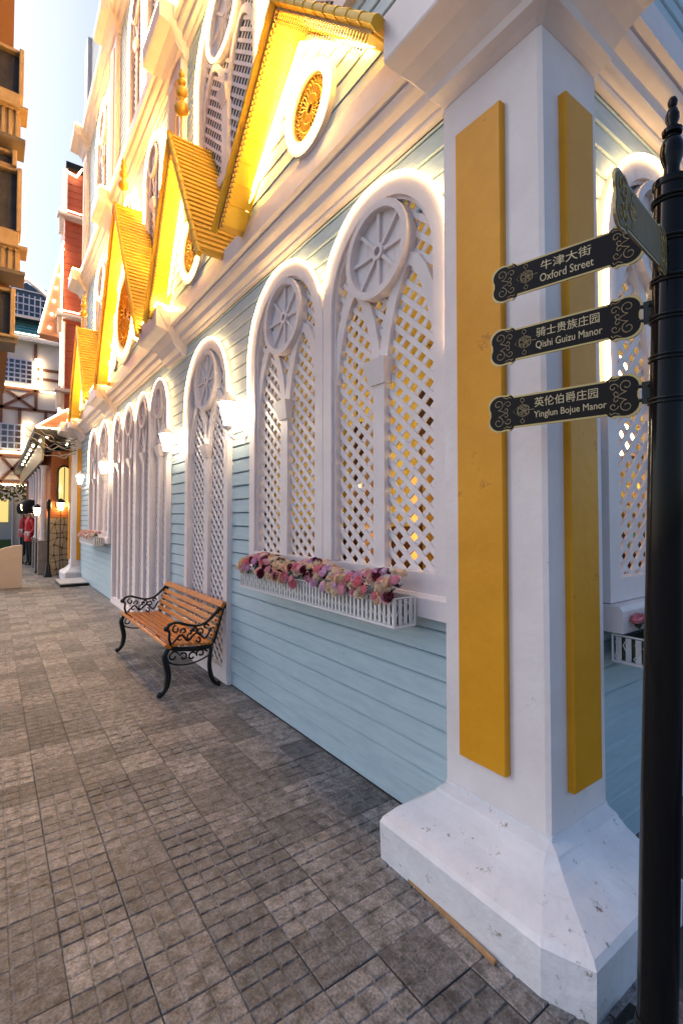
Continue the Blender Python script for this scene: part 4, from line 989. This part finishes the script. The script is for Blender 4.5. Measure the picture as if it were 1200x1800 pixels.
for k in range(6):      # colonnade
    y = 15.95+k*1.15*(1.0); cm = MB(); x = 1.15
    cm.lathe([(0.10,0.95),(0.10,0.99),(0.075,1.03),(0.07,1.06),(0.062,2.85),(0.075,2.95),(0.10,3.0),(0.11,3.05)], (x,y,0), 12); co = obj('column', cm, WHITE, bh, smooth=True)
    pm = MB(); pm.bbox((x-0.12,y-0.12,0),(x+0.12,y+0.12,0.90),0.01); pm.bbox((x-0.14,y-0.14,0.90),(x+0.14,y+0.14,0.95),0.01); obj('plinth', pm, GREYST, co)
cv = MB(); cv.loft([[(0.85,14.95,3.78),(0.85,14.95,3.95),(4,14.95,3.95),(4,14.95,3.40)],[(0.85,30,3.78),(0.85,30,3.95),(4,30,3.95),(4,30,3.40)]]); can = obj('canopy', cv, SOFFD, bh)
fa = MB(); fa.loft([[(1.02,15.0,3.10),(1.05,15.0,3.72),(1.10,15.0,3.72),(1.07,15.0,3.10)],[(1.02,28,3.10),(1.05,28,3.72),(1.10,28,3.72),(1.07,28,3.10)]]); obj('fascia', fa, GLEAM, can)
for (x, y) in ((1.15,15.15),(1.05,15.9),(0.95,17.2),(0.95,18.4),(0.95,19.6),(0.95,20.8),(0.95,22.2),(0.95,23.6),(1.62,15.2)):
    b = MB(); b.ball((x, y, 3.60 if x > 1.5 else 3.74), 0.035, 4); obj('downlight', b, BULB, can)
gp = MB(); gp.loft([[(0.90,14.9,3.97),(1.72,14.9,3.97),(1.58,14.9,4.50)],[(0.90,15.2,3.97),(1.72,15.2,3.97),(1.58,15.2,4.50)]]); gp_ = obj('pediment', gp, ROOFP, bh)
for k in range(5): obj('board', MB().box((0.98+0.12*k,14.885,4.0+0.09*k),(1.68-0.01*k,14.90,4.075+0.09*k)), ROOFP, gp_)
led([(0.88,14.87,3.97),(1.60,14.87,4.52),(1.72,14.87,3.95),(0.88,14.87,3.95)], 'triangular light strip on the small pediment at the lane end', 0.02, m=LEDS)
# red house above
rh = thing('red_house', (2.5, 17.6, 3.9), 'tall red sided house with white ledges above the brick house', 'building')
m = MB(); m.box((1.68,17.0,3.9),(6,18.2,12.4)); core = obj('wall', m, RED, rh)
z = 4.0
while z < 12.3: obj('siding_board', MB().loft([[(1.66,16.975,z),(1.68,16.99,z+0.2),(1.68,17.0,z+0.2),(1.66,17.0,z)],[(2.4,16.975,z),(2.4,16.99,z+0.2),(2.4,17,z+0.2),(2.4,17,z)]]), RED, core); z += 0.21
for zz in (5.4, 7.7, 10.8):
    m = MB(); m.bbox((1.45,16.7,zz),(2.6,17.0,zz+0.09),0.01); m.bbox((1.5,16.8,zz-0.5),(1.62,17,zz),0.01); obj('ledge', m, WHITE, rh)
m = MB(); m.bbox((1.62,16.9,10.9),(1.72,16.98,12.4),0.01); m.bbox((1.62,16.9,4.0),(1.72,16.98,7.6),0.01); obj('corner_board', m, WHITE, rh)
m = MB(); m.bbox((1.66,16.85,12.4),(3,17.2,12.6),0.01); obj('roof_edge', m, IRON, rh)
led([(1.58,16.86,4.0),(1.58,16.86,5.3)], 'upright light strip on the red house lower corner', 0.03, m=LEDS); led([(1.60,16.86,5.6),(1.60,16.86,7.6),(1.60,16.86,9.8)], 'upright light strip on the red house middle corner', 0.03, m=LEDS)
led([(1.60,16.86,10.95),(1.60,16.86,12.3),(1.95,16.86,12.2),(2.1,16.86,12.5)], 'light strip around the red house top corner', 0.03, m=LEDS)
led([(1.48,16.68,10.95),(2.2,16.68,10.95)], 'level light strip on the upper ledge of the red house', 0.02, m=LEDS); led([(1.48,16.68,7.85),(2.2,16.68,7.85)], 'level light strip on the middle ledge of the red house', 0.02, m=LEDS)
tp = thing('terracotta_awning', (1.3, 17.2, 7.1), 'steep triangular terracotta roof with bulbs projecting from the red house', 'roof')
m = MB(); m.loft([[(1.66,17.0,10.2),(1.05,17.0,7.13),(1.60,17.0,7.10)],[(1.70,17.5,10.2),(1.07,17.5,7.13),(1.62,17.5,7.10)]]); obj('roof_slope', m, ROOFP, tp)
for k in range(7): obj('bulb', MB().ball((1.30+0.055*k, 16.98, 7.35+0.42*k), 0.035, 4), BULB, tp)
led([(1.64,16.95,10.1),(1.02,16.95,7.12)], 'slanting light strip on the terracotta roof edge', 0.025, m=LEDS)

# half-timbered house far behind
hh = thing('half_timbered_house', (0, 31, 0), 'cream half-timbered house with teal roof and white grid windows', 'building')
m = MB(); m.box((-9,30,3.2),(2.9,36,10.85)); m.box((-9,30.6,0),(2.9,36,3.2)); obj('wall', m, CREAM, hh)
m = MB(); m.loft([[(-9,29.6,10.75),(3.1,29.6,10.75),(2.4,34,15.2),(-9,34,16.2)],[(-9,29.6,10.95),(3.1,29.6,10.95),(2.4,34,15.35),(-9,34,16.35)]]); rf = obj('roof', m, TEAL, hh)
for k in range(22):
    t_ = k/22; m = MB(); y = 29.58+4.4*t_; z_ = 10.97+4.4*t_; m.box((-6,y,z_-0.02),(3.05-0.65*t_,y+0.03,z_+0.05)); obj('roof_course', m, TEAL, rf)
m = MB(); m.bbox((-9,29.45,10.70),(3.15,29.6,10.9),0.01); obj('gutter', m, WHITE, hh)
m = MB(); m.loft([[(0.30,29.9,12.0),(2.15,29.9,12.0),(2.15,29.9,13.2),(1.25,29.9,13.85),(0.30,29.9,13.3)],[(0.30,33,12.0),(2.15,33,12.0),(2.15,33,13.2),(1.25,33,13.85),(0.30,33,13.3)]]); dm = obj('dormer', m, WPANE, hh)
fr_ = MB()
for k in range(8): x = 0.34+k*0.25; fr_.box((x,29.84,12.05),(x+0.05,29.88,min(13.2+abs(0.0),13.85-abs(x-1.25)*0.62)))
for k in range(4): zz = 12.3+0.36*k; fr_.box((0.30,29.83,zz),(2.15,29.87,zz+0.05))
obj('glazing_bar', fr_, mat('lilac_white', (0.6,0.6,0.72), 0.5), dm)
m = MB(); m.tube([(0.15,29.8,13.25),(1.25,29.8,13.95),(2.22,29.8,13.25),(2.22,29.8,12.0)], 0.09, 5); m.tube([(0.2,29.8,12.0),(2.25,29.8,12.0)], 0.08, 5); obj('frame', m, WHITE, dm)
led([(-2,29.4,10.98),(3.15,29.4,10.98)], 'level light strip along the teal roof eave', 0.03, m=LEDS); led([(0.2,29.65,13.32),(1.25,29.65,14.05),(2.3,29.65,13.3),(2.3,29.65,12.4)], 'bent light strip on the teal roof dormer', 0.03, m=LEDS)
tb = MB()
def beam(p, q, r=0.07): 
    a, b = Vector((p[0],29.97,p[1])), Vector((q[0],29.97,q[1])); tt = (b-a).normalized(); nn = Vector((-tt.z,0,tt.x))*r
    o = MB(); o.loft([[a+nn,a-nn,b-nn,b+nn],[v+Vector((0,-0.05,0)) for v in (a+nn,a-nn,b-nn,b+nn)]]); obj('beam', o, TIMBER, hh)
for zz in (8.25, 7.2, 3.4, 4.75): beam((-4,zz),(2.9,zz))
for x in (-0.8, 0.25, 1.75): beam((x,7.2),(x,8.25))
for x in (0.25, 1.05, 2.2): beam((x,4.9),(x,7.2))
beam((0.25,7.2),(1.75,8.25)); beam((0.25,8.25),(1.75,7.2)); beam((0.25,3.4),(1.3,4.75)); beam((0.25,4.75),(1.3,3.4)); beam((1.75,8.9),(2.9,8.9)); beam((1.75,9.4),(2.9,9.4)); beam((1.7,9.8),(1.7,10.7))
for (x0, x1, z0, z1, nx, nz) in ((-1.5,1.55,8.55,9.75,12,5),(-0.3,1.12,5.1,6.35,5,4)):
    p = MB(); p.box((x0,29.93,z0),(x1,29.97,z1)); wn_ = obj('window', p, WPANE, hh); b = MB()
    for k in range(nx+1): x = x0+(x1-x0)*k/nx; b.box((x-0.03,29.87,z0),(x+0.03,29.92,z1))
    for k in range(nz+1): zz = z0+(z1-z0)*k/nz; b.box((x0,29.86,zz-0.03),(x1,29.91,zz+0.03))
    obj('glazing_bar', b, MATS['lilac_white'], wn_)
led([(-2,29.8,8.35),(1.7,29.8,8.35),(1.7,29.8,9.85),(1.95,29.8,9.85),(1.95,29.8,8.2),(2.6,29.8,8.2)], 'bent light strip beneath the upper grid window', 0.05, m=LEDS)
led([(1.25,29.8,5.0),(1.25,29.8,6.5),(1.6,29.8,6.5)], 'bent light strip beside the lower grid window', 0.05, m=LEDS); led([(-2,29.7,4.9),(1.4,29.7,4.9)], 'level light strip on the flower ledge of the half-timbered house', 0.05, m=LEDS); led([(-2,29.6,3.3),(1.5,29.6,3.2)], 'level light strip over the entrance of the half-timbered house', 0.06, m=LEDS)
# greenery over the entrance
rnd = random.Random(9); gr = MB()
for k in range(420):
    c = Vector((rnd.uniform(-1.6,1.6), rnd.uniform(28.6,29.3), 2.9+rnd.uniform(-0.5,0.35))); a = Vector((rnd.uniform(-1,1),rnd.uniform(-1,1),rnd.uniform(-1,1))).normalized()*0.10; b = a.orthogonal().normalized()*0.06
    gr.add([c-a,c+b,c+a,c-b],[(0,1,2,3)])
o = obj('hanging_vine', gr, GREEN, at=(0,29,2.9)); tag(o, 'green vine foliage hanging over the far entrance', 'plant')
m = MB(); m.box((-3,30.45,0.2),(0.9,30.6,2.6)); o = obj('far_shop', m, mat('pale_door', (0.42,0.45,0.48), 0.6), at=(0,30.5,0.2)); tag(o, 'pale grey shop front under the vine', 'shop front')
obj('pane', MB().box((0.15,30.40,1.35),(0.65,30.45,2.5)), GLASSD, o); obj('grass_strip', MB().box((-3,30.2,0.02),(0.85,30.40,0.45)), GREEN, o)
ar = MB()
for x in (0.72, 1.0): ar.tube([(x,26,0.0),(x,26,2.4)], 0.035, 6)
ar.tube([(1.0,26,2.4),(0.8,26,2.8),(0.2,26,3.05),(-0.6,26,3.1)], 0.03, 6); ar.tube([(0.72,26,2.4),(0.5,26,2.65),(0,26,2.8),(-0.6,26,2.85)], 0.03, 6)
o = obj('garden_arch', ar, TRIMW, at=(0.8,26,0)); tag(o, 'thin white metal garden arch at the lane end', 'arch')

# street lamps
def street_lamp(x, y, h, lab, lit=True, base=True, thick=0.02):
    t = thing('street_lamp', (x,y,0), lab, 'street lamp', 'black street lamps at the lane end')
    m = MB(); m.lathe([(0.10,0),(0.10,0.03),(0.075,0.10),(0.055,0.32),(0.03,0.36),(thick,0.42),(thick,h-0.35),(0.03,h-0.33)] if base else [(0.05,0),(thick,0.1),(thick,h-0.33)], (x,y,0), 10); obj('post', m, IRON, t, smooth=True)
    if lit:
        b = MB(); b.lathe([(0.05,h-0.32),(0.08,h-0.22),(0.085,h-0.12)], (x,y,0), 8); obj('lamp_glass', b, LAMPY, t); b = MB(); b.lathe([(0.13,h-0.12),(0.10,h-0.06),(0.02,h)], (x,y,0), 8); obj('lamp_cap', b, IRON, t)
    else:
        b = MB(); b.lathe([(0.03,h-0.33),(0.06,h-0.22),(0.06,h-0.06),(0.03,h)], (x,y,0), 8); obj('lamp_head', b, IRON, t)
street_lamp(1.22, 15.15, 2.08, 'unlit black lamp post with heavy base in front of the stone wall', False, True, 0.028)
street_lamp(1.03, 16.4, 1.98, 'lit lamp on a thin post in front of the columns', True, False, 0.012)
street_lamp(1.53, 15.5, 2.12, 'lit yellow lantern against the orange brick wall', True, False, 0.010)
street_lamp(0.86, 20.0, 2.15, 'lit yellow lamp partly hidden by the guards', True, False, 0.012)

# guards
def guard(x, y, lab, rot):
    t = thing('guard_statue', (x,y,0), lab, 'statue', 'toy-like guard statues in red tunics')
    ca, sa = math.cos(rot), math.sin(rot)
    def W(p): return (x+p[0]*ca-p[1]*sa, y+p[0]*sa+p[1]*ca, p[2])
    # body faces local -Y
    V = [(0,0,0.98),(0,0,1.15),(0,0.01,1.35),(0,0.01,1.50),(0,0,1.60),(0,-0.005,1.72),
         (0.10,0,0.90),(0.105,0.005,0.50),(0.105,0.01,0.10),(0.11,-0.10,0.05),(-0.10,0,0.90),(-0.105,0.005,0.50),(-0.105,0.01,0.10),(-0.11,-0.10,0.05),
         (0.20,0.01,1.46),(0.26,0.03,1.20),(0.22,-0.12,1.00),(-0.20,0.01,1.46),(-0.26,0.03,1.20),(-0.24,-0.02,0.98)]
    E = [(0,1),(1,2),(2,3),(3,4),(4,5),(0,6),(6,7),(7,8),(8,9),(0,10),(10,11),(11,12),(12,13),(3,14),(14,15),(15,16),(3,17),(17,18),(18,19)]
    RR = [.15,.15,.17,.13,.055,.085,.10,.075,.055,.045,.10,.075,.055,.045,.075,.055,.04,.075,.055,.04]
    me = bpy.data.meshes.new('body'); me.from_pydata([Vector(W(v))-org(t) for v in V], E, []); o = link('body', me, t)
    md = o.modifiers.new('s','SKIN')
    for k, sv in enumerate(me.skin_vertices[0].data): sv.radius = (RR[k], RR[k]*(0.75 if k < 4 else 1)); sv.use_root = (k == 0)
    o.modifiers.new('ss','SUBSURF').levels = 1
    bpy.context.view_layer.update(); dg = bpy.context.evaluated_depsgraph_get(); nm = bpy.data.meshes.new_from_object(o.evaluated_get(dg)); o.modifiers.clear(); o.data = nm
    for m_ in (REDC, BLACKC, SKIN, TRIMW): nm.materials.append(m_)
    for p in nm.polygons:
        z_ = p.center.z; r_ = math.hypot(p.center.x, p.center.y)
        p.material_index = 1 if z_ < 0.86 else (2 if z_ > 1.585 else 0); p.use_smooth = True
    def M_(pts): return pts
    b = MB(); b.loft([[W((rr*math.cos(2*PI*k/14), rr*0.72*math.sin(2*PI*k/14)+0.0, zz)) for k in range(14)] for rr, zz in ((0.21,0.80),(0.20,0.90),(0.175,1.10))]); obj('tunic_skirt', b, REDC, t, smooth=True)
    b = MB(); b.loft([[W((rr*math.cos(2*PI*k/14), rr*0.74*math.sin(2*PI*k/14), zz)) for k in range(14)] for rr, zz in ((0.188,1.07),(0.188,1.12))]); obj('belt', b, TRIMW, t)
    b = MB(); b.loft([[W((rr*math.cos(2*PI*k/16), rr*math.sin(2*PI*k/16)-0.01, zz)) for k in range(16)] for rr, zz in ((0.15,1.73),(0.20,1.77),(0.235,1.88),(0.23,2.02),(0.19,2.13),(0.10,2.19),(0.01,2.20))]); obj('bearskin_hat', b, FUR, t, smooth=True)
    b = MB()
    for sx in (0.22,-0.24):
        yy = -0.13 if sx > 0 else -0.03
        b.loft([[W((sx+rr*math.cos(2*PI*k/8), yy+rr*math.sin(2*PI*k/8), zz)) for k in range(8)] for rr, zz in ((0.05,0.99),(0.052,1.06))])
    obj('cuff', b, TRIMW, t)
    b = MB()
    for sx, yy in ((0.22,-0.13),(-0.24,-0.03)):
        b.ball(W((sx,yy,0.95)), 0.035, 5, (0.8,0.8,1.1))
        for k in range(4): b.tube([W((sx-0.024+0.016*k,yy,0.94)),W((sx-0.022+0.015*k,yy-0.012,0.90)),W((sx-0.018+0.013*k,yy-0.004,0.875+0.004*abs(k-1.5)))], 0.009, 5)
        b.tube([W((sx-0.03,yy,0.96)),W((sx-0.045,yy-0.02,0.93)),W((sx-0.035,yy-0.03,0.905))], 0.009, 5)
    obj('hand', b, SKIN, t, smooth=True)
    b = MB(); b.tube([W((0,-0.085,1.70)),W((0,-0.11,1.675)),W((0,-0.09,1.665))], 0.012, 5); obj('nose', b, SKIN, t)
    b = MB()
    for sx in (-0.03, 0.03): b.ball(W((sx,-0.085,1.715)), 0.010, 4)
    b.tube([W((-0.022,-0.082,1.635)),W((0.022,-0.082,1.635))], 0.005, 4); obj('painted_face', b, IRON, t)
    b = MB()
    for sx in (0.11,-0.11): b.ball(W((sx,-0.07,0.045)), 0.06, 5, (0.8,1.9,0.7))
    obj('shoe', b, SHOE, t, smooth=True)
guard(1.02, 19.4, 'nearer guard statue in red tunic and tall black bearskin hat', R(-70))
guard(1.02, 23.6, 'farther guard statue half hidden behind the nearer red guard', R(-70))

# tangled cables at the far pillar
rnd = random.Random(2); 
for k in range(9):
    z0 = 3.62-0.05*k; p = []
    ex, ez = 0.55+rnd.uniform(-.1,.5), 3.95-0.07*k
    for q in range(9):
        t_ = q/8; p.append((1.72*(1-t_)+ex*t_+rnd.uniform(-.03,.03), 14.15+rnd.uniform(-.1,.1)+0.3*t_, z0*(1-t_)+ez*t_-0.9*t_*(1-t_)*rnd.uniform(.2,.9)))
    m = MB(); m.tube([tuple(v) for v in smoothp(p, 4)], 0.011, 4); o = obj('loose_cable', m, CABLE if k % 3 else CABLED, at=p[0]); tag(o, 'loose tangled cable strung from the distant pillar capital', 'cable', 'tangled cables at the distant pillar'); o['label'] = ('tan' if k % 3 else 'black')+' cable of the tangle at the distant pillar, '+['topmost','second from top','third from top','upper middle','middle','lower middle','third from bottom','second from bottom','lowest'][k]
cb = MB(); cb.tube([M1(3.75,3.52,0.012),M1(3.70,3.50,0.014),M1(3.66,3.40,0.014),M1(3.63,3.25,0.014),M1(3.58,3.15,0.014)], 0.004, 5); o = obj('loose_cable', cb, CABLED, at=M1(3.7,3.5,0)); tag(o, 'thin black cable drooping on the planks above the left near arch', 'cable')

# timber balconies of the building on the left
lb = thing('balcony_house', (-1.5, 8, 3.65), 'brown building with stacked dark windows and yellow timber balconies at the left edge', 'building')
m = MB(); m.box((-5,7.3,3.7),(0.12,10,12)); obj('wall', m, BROWNW, lb)
def lwin(z0, z1, x1, fr=0.05):
    m = MB(); m.bbox((-2.2,7.12,z0),(x1-fr,7.18,z1),0.004); wn_ = obj('window', m, DARKW, lb)
    m = MB(); m.bbox((x1-fr,7.0,z0-0.03),(x1,7.30,z1+0.03),0.006); m.bbox((-2.2,7.05,z1),(x1-fr,7.22,z1+0.04),0.006); m.bbox((-2.2,7.05,z0-0.05),(x1-fr,7.22,z0),0.006); obj('frame', m, BALW, wn_)
lwin(6.80,7.32,0.225); lwin(5.90,6.03,0.17); lwin(5.10,5.83,0.225); lwin(3.80,4.33,0.18)
def lbal(z0, z1, x1):
    m = MB(); m.bbox((-2.2,6.86,z1-0.03),(x1+0.05,7.2,z1),0.005); b = obj('balcony', m, BALW, lb)
    m = MB(); m.bbox((-2.2,6.90,z0),(x1+0.03,7.3,z0+0.05),0.005); obj('floor_board', m, mat('grey_old_board', (0.16,0.12,0.09), 0.8), b)
    x = x1-0.04
    while x > -2.0:
        obj('baluster', MB().bbox((x-0.035,6.93,z0+0.05),(x,6.95,z1-0.03),0.003), BALW, b) if x > -0.5 else None; x -= 0.07
    obj('rail_panel', MB().bbox((-2.2,6.96,z0+0.05),(x1-0.02,6.975,z1-0.03),0.002), BALW, b)
    sc = MB(); x = x1-0.03
    while x > -0.6:
        sc.loft([[(x-0.06+0.03*math.cos(a)+0.03, 6.91, z1-0.03+0.03*math.sin(a)) for a in [PI+PI*k/6 for k in range(7)]],[(x-0.06+0.03*math.cos(a)+0.03, 6.925, z1-0.03+0.03*math.sin(a)) for a in [PI+PI*k/6 for k in range(7)]]]); x -= 0.06
    obj('scalloped_edge', sc, BALW, b)
lbal(6.12,6.54,0.22); lbal(4.50,4.84,0.24); lbal(3.66,3.75,0.16)
for za, zb in ((6.54,6.76),(4.86,5.05)): obj('apron_board', MB().bbox((-2.2,6.98,za),(0.20,7.2,zb),0.005), BALW, lb)
